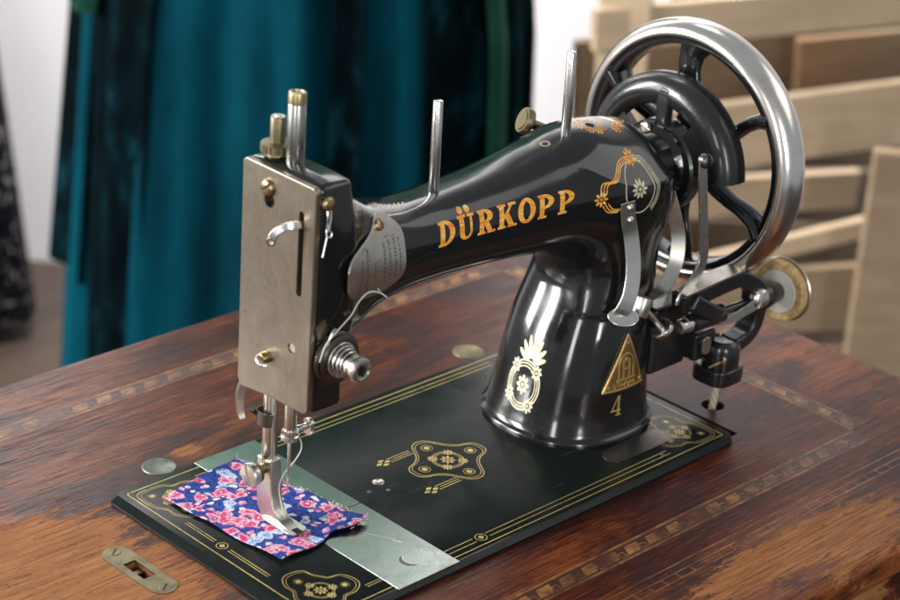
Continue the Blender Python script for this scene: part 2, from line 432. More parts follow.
def wood_top():
    t = NT('worn_varnished_wood'); s, fine, st = wear(t)
    m = t.n('ShaderNodeMapRange', interpolation_type='SMOOTHSTEP'); t.put(m.inputs[0], s); m.inputs[1].default_value = .46; m.inputs[2].default_value = .56; raw = m.outputs[0]
    m2 = t.n('ShaderNodeMapRange', interpolation_type='SMOOTHSTEP'); t.put(m2.inputs[0], s); m2.inputs[1].default_value = -.10; m2.inputs[2].default_value = .44; thin = m2.outputs[0]
    grain = t.noise(t.coord((.22, 6, 1)), 90, 6, .7, .25)
    pores = t.ramp(t.noise(t.coord((.12, 5, 1)), 260, 3, .6), [(.58, 0.), (.68, 1.)])
    varn = t.ramp(grain, [(.32, (.012, .0020, .0013)), (.50, (.060, .0078, .0028)), (.68, (.19, .034, .008))])
    thinc = t.ramp(grain, [(.34, (.075, .016, .005)), (.66, (.34, .105, .028))])
    rawc = t.ramp(grain, [(.30, (.16, .050, .014)), (.5, (.30, .115, .037)), (.70, (.43, .20, .075))])
    cc = t.mix(t.math('MULTIPLY', thin, .8), varn, thinc)
    tone = t.noise(t.coord((.55, 1.3, 1)), 13, 7, .66, .6)
    cc = t.mix(t.ramp(tone, [(.50, 0.), (.575, .85)]), cc, t.ramp(grain, [(.3, (.014, .0035, .0042)), (.7, (.040, .0085, .0095))]))
    cc = t.mix(raw, cc, rawc)
    cc = t.mix(t.math('MULTIPLY', pores, .7), cc, (.030, .012, .006))
    # scratches
    scr = t.ramp(t.noise(t.coord((.05, 3.2, 1), rot=(0, 0, .45)), 170, 2, .5), [(.715, 0.), (.735, 1.)])
    cc = t.mix(t.math('MULTIPLY', scr, .4), cc, (.33, .17, .08))
    stain = t.ramp(t.noise(t.coord((.7, 1.2, 1)), 46, 6, .7, 1.0), [(.63, 0.), (.70, 1.)])
    cc = t.mix(t.math('MULTIPLY', stain, .55), cc, (.035, .012, .010))
    fl = t.ramp(t.noise(t.coord((.6, 1.6, 1)), 210, 5, .75, .6), [(.60, 0.), (.645, 1.)])
    cc = t.mix(t.math('MULTIPLY', fl, .7), cc, (.028, .008, .006))
    r = t.math('ADD', t.math('MULTIPLY', raw, .28), t.math('ADD', .22, t.math('MULTIPLY', fine, .16)))
    t.set(Base_Color=cc, Roughness=r, Specular_IOR_Level=.20)
    h = t.math('SUBTRACT', t.math('MULTIPLY', grain, .6), t.math('ADD', t.math('MULTIPLY', raw, .5), pores))
    t.bump(h, .35, .0006); M['wood_top'] = t.m
wood_top()
def inlay(name, a, b):
    t = NT(name); s, fine, st = wear(t); g = t.noise(t.coord((.4, 5, 1)), 120, 5)
    cc = t.ramp(g, [(.3, a), (.7, b)])
    f = t.ramp(t.noise(t.coord(), 60, 6, .7), [(.35, .08), (.60, .94)])
    cc = t.mix(f, cc, (.055, .012, .005)); t.set(Base_Color=cc, Roughness=.42); M[name] = t.m
inlay('inlay_light', (.24, .092, .024), (.42, .19, .052))
inlay('inlay_dark', (.018, .006, .004), (.045, .014, .008))

# cloths ---------------------------------------------------------------------------------------------------------------------
def floral():
    t = NT('floral_cotton'); c0_ = t.coord()
    w = t.n('ShaderNodeVectorMath', operation='MULTIPLY_ADD'); nz = t.n('ShaderNodeTexNoise', Scale=80, Detail=3); t.t.links.new(c0_, nz.inputs['Vector'])
    t.t.links.new(nz.outputs['Color'], w.inputs[0]); w.inputs[1].default_value = (.011, .011, 0); t.t.links.new(c0_, w.inputs[2]); c = w.outputs[0]
    def vor(scale, feat='F1'):
        v = t.n('ShaderNodeTexVoronoi', Scale=scale, Randomness=.9, feature=feat, voronoi_dimensions='2D'); t.t.links.new(c, v.inputs['Vector']); return v
    A = vor(98); B = vor(172); Cc = vor(420)
    rA = t.n('ShaderNodeSeparateColor'); t.t.links.new(A.outputs['Color'], rA.inputs[0])
    rB = t.n('ShaderNodeSeparateColor'); t.t.links.new(B.outputs['Color'], rB.inputs[0])
    n = t.noise(c0_, 420, 4, .6); n2 = t.noise(c0_, 190, 3)
    blue = t.ramp(n, [(.35, (.010, .026, .20)), (.65, (.040, .11, .46))])
    cc = blue
    # small leaves and buds
    bm = t.math('MULTIPLY', t.ramp(B.outputs['Distance'], [(.30, 1.), (.36, 0.)]), t.ramp(rB.outputs[1], [(.36, 0.), (.39, 1.)]))
    bc = t.mix(t.ramp(rB.outputs[0], [(.5, 0.), (.52, 1.)]), (.86, .83, .86), (.86, .22, .42)); bc = t.mix(t.ramp(n2, [(.45, 0.), (.62, 1.)]), bc, (.84, .70, .78))
    cc = t.mix(bm, cc, bc)
    # roses
    dist = t.math('ADD', A.outputs['Distance'], t.math('MULTIPLY', t.math('SUBTRACT', n2, .5), .55))
    rm = t.math('MULTIPLY', t.ramp(dist, [(.43, 1.), (.49, 0.)]), t.ramp(rA.outputs[0], [(.24, 0.), (.27, 1.)]))
    swirl = t.math('FRACT', t.math('ADD', t.math('MULTIPLY', dist, 2.3), t.math('MULTIPLY', t.noise(c0_, 300, 3, .6), 2.1)))
    rose = t.ramp(swirl, [(.0, (.55, .022, .13)), (.38, (.76, .075, .24)), (.66, (.83, .26, .44)), (.88, (.86, .70, .77))])
    lt = t.ramp(swirl, [(.0, (.10, .22, .62)), (.4, (.34, .50, .80)), (.8, (.76, .82, .90))])
    rose = t.mix(t.ramp(rA.outputs[1], [(.74, 0.), (.76, 1.)]), rose, lt)
    cc = t.mix(rm, cc, rose)
    cc = t.mix(t.math('MULTIPLY', t.ramp(t.noise(c0_, 900, 2), [(.55, 0.), (.75, 1.)]), .18), cc, (.80, .80, .86))
    t.set(Base_Color=cc, Roughness=.95, Specular_IOR_Level=.15)
    wv = t.n('ShaderNodeTexWave', Scale=520, Distortion=.6); t.t.links.new(c0_, wv.inputs['Vector'])
    t.bump(t.math('ADD', wv.outputs[1], n), .7, .0006); M['floral'] = t.m
floral()
def cloth(name, ramp, scale, streak, rough, sheen, sheen_tint):
    t = NT(name); n = t.noise(t.coord(streak), scale, 6, .65, .3)
    t.set(Base_Color=t.ramp(n, ramp), Roughness=rough, Sheen_Weight=sheen, Sheen_Tint=sheen_tint, Specular_IOR_Level=.03); M[name] = t.m; return t
cloth('teal_velvet', [(.30, (.0008, .012, .020)), (.5, (.0008, .042, .064)), (.72, (.0015, .090, .136))], 5, (1, 1, .25), .8, .06, (.1, .6, .7))
cloth('dark_lace_and_fold', [(.38, (.001, .003, .004)), (.55, (.0015, .008, .011)), (.68, (.003, .035, .045)), (.78, (.03, .07, .07))], 30, (1, 1, .4), .9, .0, (.3, .6, .5))
cloth('green_velvet', [(.35, (.002, .020, .014)), (.7, (.008, .065, .042))], 9, (1, 1, .4), .75, .2, (.4, .8, .6))
cloth('sage_reflector', [(.35, (.09, .20, .155)), (.7, (.19, .34, .275))], 9, (1, 1, .4), .8, .05, (.4, .8, .6))
t = cloth('sequins', [(.45, (.006, .005, .007)), (.57, (.010, .009, .011)), (.62, (.34, .32, .34))], 75, (1, 1, 1), .5, 0., (1, 1, 1))
def timber(name, a, b, d):
    t = NT(name); g = t.noise(t.coord((.5, .5, 3)), 14, 6, .65, .6); big = t.noise(t.coord(), 3.5, 3)
    cc = t.ramp(g, [(.3, a), (.7, b)]); cc = t.mix(t.ramp(big, [(.4, 0.), (.7, .6)]), cc, d); t.set(Base_Color=cc, Roughness=.75); M[name] = t.m
timber('pale_pine', (.50, .365, .23), (.66, .50, .34), (.40, .275, .165))
timber('grey_pine', (.24, .165, .10), (.35, .25, .16), (.19, .12, .07))
timber('crate_shade', (.11, .08, .058), (.18, .135, .097), (.19, .115, .065))  # timber tone with the shade inside the crates put into its colour
timber('rust_board', (.17, .115, .07), (.27, .18, .11), (.26, .125, .05))
t = NT('white_wall'); n = t.noise(t.coord(), 3, 4); t.set(Base_Color=t.ramp(n, [(.3, (.76, .73, .75)), (.7, (.83, .80, .82))]), Roughness=.9); M['wall'] = t.m
t = NT('floor_boards'); n = t.noise(t.coord((.4, 4, 1)), 4, 5); t.set(Base_Color=t.ramp(n, [(.3, (.020, .012, .008)), (.7, (.045, .028, .018))]), Roughness=.5); M['floor'] = t.m
# ================================================================= the sewing table
table = thing('sewing_table', 'worn varnished wooden sewing table top with rubbed raw patches and inlaid bands', 'table', (17.5, 10, -76))
TZ = -.5
def evaluated(ob):
    dg = bpy.context.evaluated_depsgraph_get(); me = bpy.data.meshes.new_from_object(ob.evaluated_get(dg)); ob.modifiers.clear(); ob.data = me
    if 'custom_normal' in me.attributes: me.attributes.remove(me.attributes['custom_normal'])
    me.set_sharp_from_angle(angle=math.radians(45))
    m = ob.modifiers.new('normals', 'WEIGHTED_NORMAL'); m.keep_sharp = True
def cut(ob, cutters):
    for k in cutters:
        m = ob.modifiers.new('cut', 'BOOLEAN'); m.operation = 'DIFFERENCE'; m.object = k; m.solver = 'EXACT'
    evaluated(ob)
    for k in cutters:
        me = k.data; bpy.data.objects.remove(k); bpy.data.meshes.remove(me)
def cutter(mb):
    return mesh_obj('cutter', mb.v, mb.f, None, table, angle=180)
top = MB().box((-26, -15, TZ - 2.6), (54, 35, TZ)).build('tabletop', M['wood_top'], table, bevel=.8, seg=4)
cut(top, [cutter(MB().box((.4, .15, TZ - 1.3), (37.35, 17.6, 3))),
          cutter(MB().lathe([(0, -4), (.80, -4), (.80, 3), (0, 3)], (39.25, 3.78, 0), (0, 0, 1), 32)),
          cutter(MB().box((-3.86, 9.7, TZ - 1.2), (-2.86, 11.9, 1)))])
MB().box((.45, .2, -1.79), (37.3, 17.55, -1.0)).build('recess_shade', M['dark_hole'], table)  # dark block painting the shade of the gap beside the bed
MB().lathe([(.77, -4.2), (.785, -.56), (.80, -.56), (.80, -4.2)], (39.25, 3.78, 0), (0, 0, 1), 32).build('hole_shade', M['dark_hole'], table)  # dark sleeve painting the shade inside the cord hole
for x in (-23, 51):
    for y in (-12, 32): MB().cyl((x, y, -76), (x, y, TZ - 2.6), 2.2, 2.8).build('leg', M['wood_top'], table)
for y in (-12.4, 30.6): MB().box((-21, y, -13), (49, y + 1.8, TZ - 2.6)).build('apron', M['wood_top'], table)

def band(x0, x1, y, w, vertical=False, kind='lozenge'):     # inlaid marquetry band: light ground lines, chain of lozenges
    L = x1 - x0; fs = []; step = 1.9 if kind == 'lozenge' else 1.25
    if kind == 'lozenge':
        fs += [rect2(0, w * .37, L, w * .5), rect2(0, -w * .5, L, -w * .37)]
        for i in range(int(L / step)):
            c = (i + .5) * step
            fs.append(quad2([(c - .85, -.27 * w), (c + .25, -.27 * w), (c + .72, .25 * w), (c - .38, .25 * w)]))
            fs.append(minus2(rect2(c + .48, -.30 * w, c + 1.0, .06 * w), rect2(c + .55, -.25 * w, c + .93, .0 * w)))
    else:
        fs += [rect2(0, w * .42, L, w * .5), rect2(0, -w * .5, L, -w * .42), rect2(0, -w * .06, L, w * .02)]
        for i in range(int(L / step) + 1): fs += [rect2(i * step - .05, -w * .5, i * step + .05, w * .02), rect2(i * step * .5 - .03, 0, i * step * .5 + .03, w * .5)]
    dark = rect2(0, -w * .5, L, w * .5)
    def place(z):
        return (lambda uv: np.c_[y + uv[:, 1], x0 + uv[:, 0], np.full(len(uv), z)]) if vertical else (lambda uv: np.c_[x0 + uv[:, 0], y + uv[:, 1], np.full(len(uv), z)])
    b = MB(); q = place(TZ + .004)(np.array([(0, -w / 2), (L, -w / 2), (L, w / 2), (0, w / 2)])); b.add(q, [(0, 1, 2, 3)])
    g = b.build('inlay_band', M['inlay_dark'], table, angle=180) if kind == 'lozenge' else table
    decal('inlay_pattern' if kind == 'lozenge' else 'inlay_band', union2(*fs), (-.1, -w * .6), (L + .1, w * .6), .055, place(TZ + .008), M['inlay_light'], g)
band(-22, 43.9, -5.1, 1.55); band(-22, 43.9, 28.9, 1.55); band(-4.3, 28.1, 44.7, 1.55, True)
band(-22, 52.0, -8.5, 1.3, kind='brick')

# brass fittings let into the top
pl = minus2(lambda x, y: np.hypot(x, np.maximum(np.abs(y) - 2.05, 0)) - .88, rect2(-.42, -.98, .42, .98))
def plate_sheet(name, f, lo, hi, h, z0, z1, off, mat, parent):
    uv, F = marching(f, lo, hi, h); n = len(uv); V = np.r_[np.c_[uv + off, np.full(n, z1)], np.c_[uv + off, np.full(n, z0)]]
    ed = {}
    for q in F:
        for i in range(len(q)):
            e = (q[i], q[(i + 1) % len(q)]); ed[e] = 1
    side = [(b, a, a + n, b + n) for (a, b) in ed if (b, a) not in ed]
    return mesh_obj(name, V, list(F) + side, mat, parent, angle=40)
fit = plate_sheet('hinge_plate', pl, (-1, -3.1), (1, 3.1), .06, TZ - .1, TZ + .05, np.array([-3.36, 10.8]), M['old_brass'], table)
for y in (8.45, 13.15):
    s = MB().lathe([(0, .075), (.36, .075), (.40, .04), (.44, .055), (.46, -.02)], (-3.36, y, TZ), (0, 0, 1), 24)
    sc = s.build('screw_head', M['old_brass'], fit)
    MB().prism([(-.32, -.045), (.32, -.045), (.32, .045), (-.32, .045)], (-3.36, y, TZ + .075), (.8, .6, 0), (-.6, .8, 0), (0, 0, .006)).build('slot', M['dark_hole'], sc)
MB().box((-3.8, 10.9, TZ - .9), (-2.9, 11.3, TZ - .3)).build('latch', M['dark_steel'], fit, bevel=.05)
for (x, y, r, mat) in ((4.75, 19.6, 1.1, 'reflected_green'), (31.7, 19.6, 1.15, 'old_brass')):
    MB().lathe([(0, .03), (r - .22, .03), (r - .16, .055), (r - .06, .05), (r, -.02)], (x, y, TZ), (0, 0, 1), 40).build('oil_cap', M[mat], table)

# ================================================================= the sewing machine
mach = thing('sewing_machine', 'antique black cast iron sewing machine with gold lettering, nickel faceplate and chrome handwheel', 'sewing machine', (18.2, 8.9, -1.7))
BX0, BX1, BY0, BY1 = .1, 36.25, -.35, 17.95
def rrect(x0, x1, y0, y1, r, n=8):
    out = []
    for cx, cy, a0 in ((x1 - r, y1 - r, 0), (x0 + r, y1 - r, 90), (x0 + r, y0 + r, 180), (x1 - r, y0 + r, 270)):
        out += [(cx + r * math.cos(math.radians(a0 + 90 * k / n)), cy + r * math.sin(math.radians(a0 + 90 * k / n))) for k in range(n + 1)]
    return out
TOPR = rrect(BX0 + .05, BX1, BY0 + .05, BY1 - .05, .5); LOWR = rrect(BX0 - .42, BX1 + .02, BY0 - .22, BY1 + .15, .7); n_ = len(TOPR)
bed = MB().add([(x, y, -.485) for x, y in LOWR] + [(x, y, -.33) for x, y in LOWR] + [(x, y, 0) for x, y in TOPR],
               [tuple(range(n_ - 1, -1, -1)), tuple(range(2 * n_, 3 * n_))] + [(k * n_ + i, k * n_ + (i + 1) % n_, (k + 1) * n_ + (i + 1) % n_, (k + 1) * n_ + i) for k in (0, 1) for i in range(n_)]).build('bed', M['bed_enamel'], mach, bevel=.17, seg=5)
MB().box((.8, .4, -1.7), (35.9, 17.3, -.5)).build('bed_rim', M['black_enamel'], bed)
# slide plates over the shuttle
sl = MB().box((6.17, BY0 - .05, -.2), (10.95, 8.05, .035)).build('slide_plate', M['slide_steel'], bed, bevel=.03)
MB().box((6.17, 8.12, -.2), (10.95, BY1 + .05, .035)).build('slide_plate', M['slide_steel'], bed, bevel=.03)
thumb = lambda x, y: np.maximum(np.hypot(x, y) - .62, -(np.hypot(x - .28, y + .1) - .60))
for cx, cy in ((8.75, 1.5), (8.9, 16.6)):
    decal('thumb_notch', warp2(thumb, (cx, cy), (.9, .4), (-.4, .9)), (cx - 1.4, cy - 1.4), (cx + 1.4, cy + 1.4), .04, on_plane(.042), M['dark_steel'], bed)
for (u0, v0) in ((8.75, 1.5), (8.9, 16.6)): decal('notch_edge', warp2(both2(ring2((.28, -.1), .62, .06), disc2((0, 0), .60)), (u0, v0), (.9, .4), (-.4, .9)), (u0 - 1.4, v0 - 1.4), (u0 + 1.4, v0 + 1.4), .03, on_plane(.046), M['bright_nickel'], bed)
decal('scratch', seg2((9.6, 3.7), (8.6, 5.6), .05), (8, 3), (10, 6), .03, on_plane(.041), M['bright_nickel'], bed)
decal('scratch', seg2((9.75, 3.2), (9.5, 3.65), .09), (9, 3), (10, 4), .03, on_plane(.0425), M['bright_nickel'], bed)
MB().lathe([(0, .11), (.2, .10), (.33, .06), (.40, -.02)], (13.55, 9.3, 0), (0, 0, 1), 28).build('bed_screw', M['badge_nickel'], bed)
for x, y in ((13.35, 8.2), (12.3, 8.75), (30.3, .75)): MB().lathe([(0, .03), (.12, .025), (.16, -.02)], (x, y, 0), (0, 0, 1), 20).build('bed_screw', M['dark_steel'], bed)
cover = plate_sheet('oval_cover_plate', lambda x, y: np.hypot(np.maximum(np.abs(x) - 2.15, 0), y) - .85, (-3.2, -1), (3.2, 1), .06, -.05, .05, np.array([29.9, 2.55]), M['dark_steel'], bed)

# gold lining of the bed
W1, W2 = .075, .05
def corner_piece(cx, cy, sx, sy):                           # scrolled lozenge with flowers
    def P(u, v): return (cx + sx * u, cy + sy * v)
    outer = [(-.05, 1.2), (.0, .35), (.35, .0), (1.2, -.05), (2.0, .05), (2.5, .45), (3.2, .45), (3.9, .9), (4.05, 1.6), (3.7, 2.3), (3.0, 2.5), (2.7, 2.9), (2.45, 3.3), (2.3, 3.9), (1.6, 4.15), (.9, 4.0), (.45, 3.3), (.45, 2.6), (.05, 2.0)]
    pts = [tuple(p[:2]) for p in smooth_path([(u, v, 0) for u, v in outer + [outer[0]]], 4)]
    ctr = np.array([1.9, 1.9]); inn = [tuple(ctr + (np.array(p) - ctr) * .91) for p in pts]
    fs = [line2([P(*p) for p in pts], .055), line2([P(*p) for p in inn], .035)]
    fs += [flower2(P(1.75, 1.75), .42), flower2(P(1.0, 1.9), .3), flower2(P(1.9, 1.0), .3), flower2(P(2.5, 1.6), .3), flower2(P(1.6, 2.5), .3)]
    fs += [disc2(P(.75, .75), .17), disc2(P(3.2, 1.35), .17), disc2(P(1.35, 3.2), .17), ring2(P(1.75, 1.75), .78, .04), ring2(P(1.75, 1.75), .68, .03)]
    for q in ((.75, .75), (3.2, 1.35), (1.35, 3.2)): fs.append(ring2(P(*q), .26, .025))
    return union2(*fs)
z = .005
left = [line2([(6.1, .1), (.75, .1), (.65, .2), (.65, 17.3), (.75, 17.4), (6.1, 17.4)], W1),
        line2([(6.1, .95), (5.0, .95)], W2), line2([(6.1, 1.15), (5.0, 1.15)], W2), line2([(6.1, 16.65), (5.2, 16.65)], W2), line2([(6.1, 16.45), (5.2, 16.45)], W2),
        line2([(1.3, 5.2), (1.3, 8.7)], W2), line2([(1.5, 5.2), (1.5, 8.7)], W2), line2([(1.3, 10.0), (1.3, 12.6)], W2), line2([(1.5, 10.0), (1.5, 12.6)], W2),
        disc2((1.4, 9.35), .16), ring2((1.4, 9.35), .34, .05), corner_piece(.95, .55, 1, 1), corner_piece(.95, 17.05, 1, -1)]
decal('gold_lining', union2(*left), (.3, -.2), (6.16, 17.8), .028, on_plane(z), M['gold_leaf'], bed)
decal('gold_rosette', union2(disc2((13.85, .78), .17), ring2((13.85, .78), .36, .06)), (13, -.1), (14.7, 1.7), .025, on_plane(z), M['gold_leaf'], bed)
right = [corner_piece(35.35, .35, -1, 1)]
decal('gold_lining', union2(*right), (30, -.1), (35.9, 5), .025, on_plane(z), M['gold_leaf'], bed)
ln = MB()
def strip(x0, y0, x1, y1): ln.add([(x0, y0, z), (x1, y0, z), (x1, y1, z), (x0, y1, z)], [(0, 1, 2, 3)])
for x0, x1, y, w in ((11.0, 35.6, .10, .08), (11.0, 13.3, .58, .06), (14.4, 30.9, .58, .06), (11.0, 13.3, .96, .06), (14.4, 30.9, .96, .06), (11.0, 35.6, 17.4, .08), (11.0, 31, 16.9, .06), (11.0, 31, 16.5, .06)): strip(x0, y - w / 2, x1, y + w / 2)
strip(35.6, .1, 35.68, 17.44)
ln.build('gold_lining', M['gold_leaf'], bed, angle=180)
def medallion():
    c = np.array([18.9, 8.7]); q = [(-2.95, .35), (-2.6, .75), (-1.9, 1.0), (-1.35, 1.45), (-.95, 2.1), (-.55, 2.65), (0, 2.85), (.55, 2.65), (.95, 2.1), (1.35, 1.45), (1.9, 1.0), (2.6, .75), (2.95, .35)]
    q = q + [(-x, -y) for x, y in q]
    P = smooth_path([(x, y, 0) for x, y in q + [q[0]]], 4)[:, :2]
    fs = [line2([tuple(c + p) for p in P], .07), line2([tuple(c + p * .92) for p in P], .045)]
    for d in ((2.0, 0), (-2.0, 0), (0, 1.9), (0, -1.9)): fs += [disc2(c + d, .2), ring2(c + d, .36, .045)]
    fs += [ring2(c, .95, .05), ring2(c, .83, .03), ring2(c, 1.05, .03), flower2(c, .5)]
    for k in range(4):
        a = math.pi / 4 + k * math.pi / 2; fs.append(flower2(c + .95 * np.array([math.cos(a), math.sin(a)]), .36))
    for s in (1, -1):
        y0 = 8.7 + s * 2.15
        for k in (-.22, 0, .22): fs.append(seg2((15.9 + (.25 if k == 0 else 0), y0 + k), (17.75, y0 + k), .06))
        for i in range(4):
            for j in range(-1, 2):
                if (i + j) % 2 == 0 and not (i == 3 and j): fs.append(warp2(quad2([(-.27, 0), (0, -.15), (.27, 0), (0, .15)]), (15.75 - .34 * i, y0 + j * .26), (1, 0), (0, 1)))
    return union2(*fs)
decal('gold_medallion', medallion(), (14.2, 5.5), (22.2, 12), .022, on_plane(z), M['gold_leaf'], bed)

# the casting: head, arm and column in one piece
V, F = surface_nets(body, (3.8, 2.6, -.3), (36.6, 15.2, 23.2), .13)
casting = mesh_obj('arm_casting', V, F, M['black_enamel'], mach, angle=180, normals=grad(body, V))

# lettering
def letters():
    out = []; x = 0
    sf = .055
    def st(a, b, y0=0, y1=1): return rect2(a, y0, b, y1)
    def bowl(x0, cy, rx, ry, ix, iy): return both2(minus2(ell2((x0, cy), rx, ry), ell2((x0, cy), ix, iy)), lambda X, Y: x0 - X)
    D = [st(.09, .29), rect2(0, 0, .4, sf), rect2(0, 1 - sf, .4, 1), bowl(.28, .5, .55, .5, .33, .44)]
    U = [st(.09, .28, .3), st(.64, .71, .3), rect2(0, 1 - sf, .38, 1), rect2(.53, 1 - sf, .82, 1), both2(minus2(ell2((.40, .31), .31, .31), ell2((.46, .31), .18, .245)), lambda X, Y: Y - .31), disc2((.22, 1.2), .105), disc2((.58, 1.2), .105)]
    R = [st(.09, .28), rect2(0, 0, .38, sf), rect2(0, 1 - sf, .3, 1), bowl(.27, .73, .45, .27, .25, .21), quad2([(.30, .50), (.50, .50), (.76, 0), (.55, 0)]), rect2(.52, 0, .88, sf)]
    K = [st(.09, .28), rect2(0, 0, .38, sf), rect2(0, 1 - sf, .38, 1), quad2([(.28, .36), (.28, .46), (.70, 1), (.78, 1)]), rect2(.56, 1 - sf, .92, 1), quad2([(.34, .54), (.50, .66), (.84, 0), (.62, 0)]), rect2(.54, 0, .96, sf)]
    O = [minus2(ell2((.44, .5), .43, .52), ell2((.44, .5), .22, .455))]
    Pp = [st(.09, .28), rect2(0, 0, .40, sf), rect2(0, 1 - sf, .3, 1), bowl(.27, .71, .48, .29, .28, .23)]
    return [D, U, R, K, O, Pp, Pp]
def word(L, adv, h, slant=0.):
    fs = []
    for k, G in enumerate(L): fs.append(warp2(union2(*G), (k * adv, 0), (h * 1.10, 0), (slant, h)))
    return union2(*fs)
LT0 = word(letters(), 1.575, 1.36, .06)
LT = lambda x, y: LT0(x, y) - .028
decal('maker_lettering', LT, (-.2, -.1), (11.4, 1.9), .02, on_body((14.35, 0, 16.40), (1, 0, .0), (0, 0, 1.), (0, 1, 0)), M['orange_gold'], casting)
# scrolls and flowers round the oval at the arm's end
oc = (30.0, 17.05)
sc1 = [(27.0, 17.05), (27.15, 17.7), (27.9, 17.8), (28.35, 18.15), (28.75, 18.6), (29.4, 18.8), (30.1, 18.75)]
def offs(P, k, c=oc): return [(c[0] + (x - c[0]) * k, c[1] + (y - c[1]) * k) for x, y in P]
sp = lambda P: [tuple(p[:2]) for p in smooth_path([(x, y, 0) for x, y in P], 5)]
orange = union2(*[line2(sp(offs(sc1, k)), .075) for k in (1.0, .93, .86)], flower2((27.05, 16.75), .5), flower2((30.0, 18.72), .5),
                *[line2(sp(offs([(27.2, 16.3), (27.6, 15.85), (28.3, 15.75)], k)), .07) for k in (1., .93, .86)])
decal('gold_scroll', orange, (26.3, 15.3), (31, 19.5), .025, on_body((0, 0, 0), (1, 0, 0), (0, 0, 1), (0, 1, 0)), M['orange_gold'], casting)
pale = union2(flower2((29.9, 17.0), .62, 10, .3), minus2(ell2(oc, 1.22, 1.62), ell2(oc, 1.14, 1.54)),
              *[line2(sp(offs([(30.4, 18.72), (31.0, 18.55), (31.4, 18.0), (31.62, 17.4), (31.65, 16.7), (31.45, 16.0), (31.0, 15.45)], k)), .05) for k in (1., .93, .86)])
decal('gold_oval', pale, (28.5, 14.8), (32.6, 19.4), .025, on_body((0, 0, 0), (1, 0, 0), (0, 0, 1), (0, 1, 0)), M['pale_gold'], casting)
# flowers round the oil holes on top
tops = union2(*[flower2((29.0 + .75 * math.cos(a), 8.4 + .75 * math.sin(a)), .36, 8, .3) for a in np.arange(8) * math.pi / 4], flower2((31.2, 8.1), .5), flower2((30.6, 7.6), .4), ring2((31.9, 8.6), .35, .1))
decal('gold_flowers', minus2(tops, disc2((29.0, 8.4), .36)), (27.6, 6.9), (32.4, 9.8), .03, on_body((0, 0, 26), (1, 0, 0), (0, 1, 0), (0, 0, -1)), M['orange_gold'], casting)
decal('oil_hole', disc2((29.0, 8.4), .30), (28.5, 7.9), (29.5, 8.9), .03, on_body((0, 0, 26), (1, 0, 0), (0, 1, 0), (0, 0, -1), .012), M['dark_hole'], casting)
decal('oil_hole_rim', ring2((25.05, 8.45), .27, .14), (24.4, 7.9), (25.7, 9.1), .025, on_body((0, 0, 26), (1, 0, 0), (0, 1, 0), (0, 0, -1), .02), M['brass'], casting)
decal('gold_spray', union2(flower2((11.2, 8.1), .55), flower2((10.4, 7.9), .35), *[seg2((11.8 + .35 * k, 7.7 + .12 * k), (12.3 + .35 * k, 8.5), .1) for k in range(4)]), (9.8, 7.2), (14.2, 9), .03, on_body((0, 0, 26), (1, 0, 0), (0, 1, 0), (0, 0, -1)), M['pale_gold'], casting)
# wreath on the column
fs = [minus2(ell2((0, 0), k, k), ell2((0, 0), k - t, k - t)) for k, t in ((1.0, .065), (.88, .05), (.76, .05))]
fs = [minus2(q, union2(*[disc2((math.cos(a), math.sin(a)), .24) for a in (.7, 2.3, 3.7, 5.3)])) for q in fs]
fs += [flower2((.9 * math.cos(a), .9 * math.sin(a)), .31, 8, .40) for a in (.7, 2.3, 3.7, 5.3)] + [flower2((0, 0), .40, 8, .42)]
for k in range(7):
    a = math.radians(18 + 22 * k); L = .68 + .32 * math.sin(a)
    fs.append(warp2(ell2((.66, 0), .46, .11), (.22, .86), (L * math.cos(a), L * math.sin(a)), (-math.sin(a), math.cos(a))))
decal('gold_wreath', union2(*fs), (-1.5, -1.4), (2.0, 2.4), .022, on_body((18, 8.85, 3.2), (0, -1.32, .12), (0, .12, 1.65), (1, 0, 0)), M['pale_gold'], casting)
# figure 4
four = union2(quad2([(.34, 0), (.52, 0), (.52, 1), (.34, 1)]), quad2([(-.12, .25), (.0, .25), (.42, 1), (.34, 1)]), rect2(-.12, .22, .62, .31), rect2(.22, 0, .66, .07))
decal('figure_four', four, (-.3, -.1), (.8, 1.1), .02, on_body((28.95, 0, 1.75), (1.15, 0, 0), (.1, 0, 1.35), (0, 1, 0)), M['gold_leaf'], casting)
# three-cornered brass maker's badge
def round_tri(A, r):
    def f(x, y):
        P = np.array(A, float); c = P.mean(0); P = c + (P - c) * (1 - r / .95)
        return quad2([tuple(p) for p in P])(x, y) - r
    return f
TA = [(28.0, 3.45), (31.75, 3.45), (30.05, 7.35)]
bplace = lambda off: on_body((0, 0, 0), (1, 0, 0), (0, 0, 1), (0, 1, 0), off)
tri = decal('maker_badge', round_tri(TA, .16), (27.4, 3), (32.2, 7.8), .05, bplace(.07), M['badge_brass'], mach)
md = tri.modifiers.new('sheet', 'SOLIDIFY'); md.thickness = .09 * S; md.offset = 0
rim = minus2(round_tri(TA, .16), round_tri([(28.25, 3.6), (31.5, 3.6), (30.03, 6.98)], .12))
arch = union2(both2(minus2(ell2((29.95, 5.0), .72, 1.0), ell2((29.95, 5.0), .58, .86)), lambda x, y: 5.0 - y), rect2(29.23, 4.25, 29.37, 5.0), rect2(30.53, 4.25, 30.67, 5.0),
              rect2(29.62, 4.25, 29.76, 5.5), rect2(30.14, 4.25, 30.28, 5.5), rect2(29.62, 4.85, 30.28, 4.97), disc2((29.95, 5.55), .16), rect2(29.1, 4.16, 30.8, 4.24))
mini = warp2(word(letters(), 1.5, 1.15), (28.85, 3.70), (.19, 0), (0, .29))
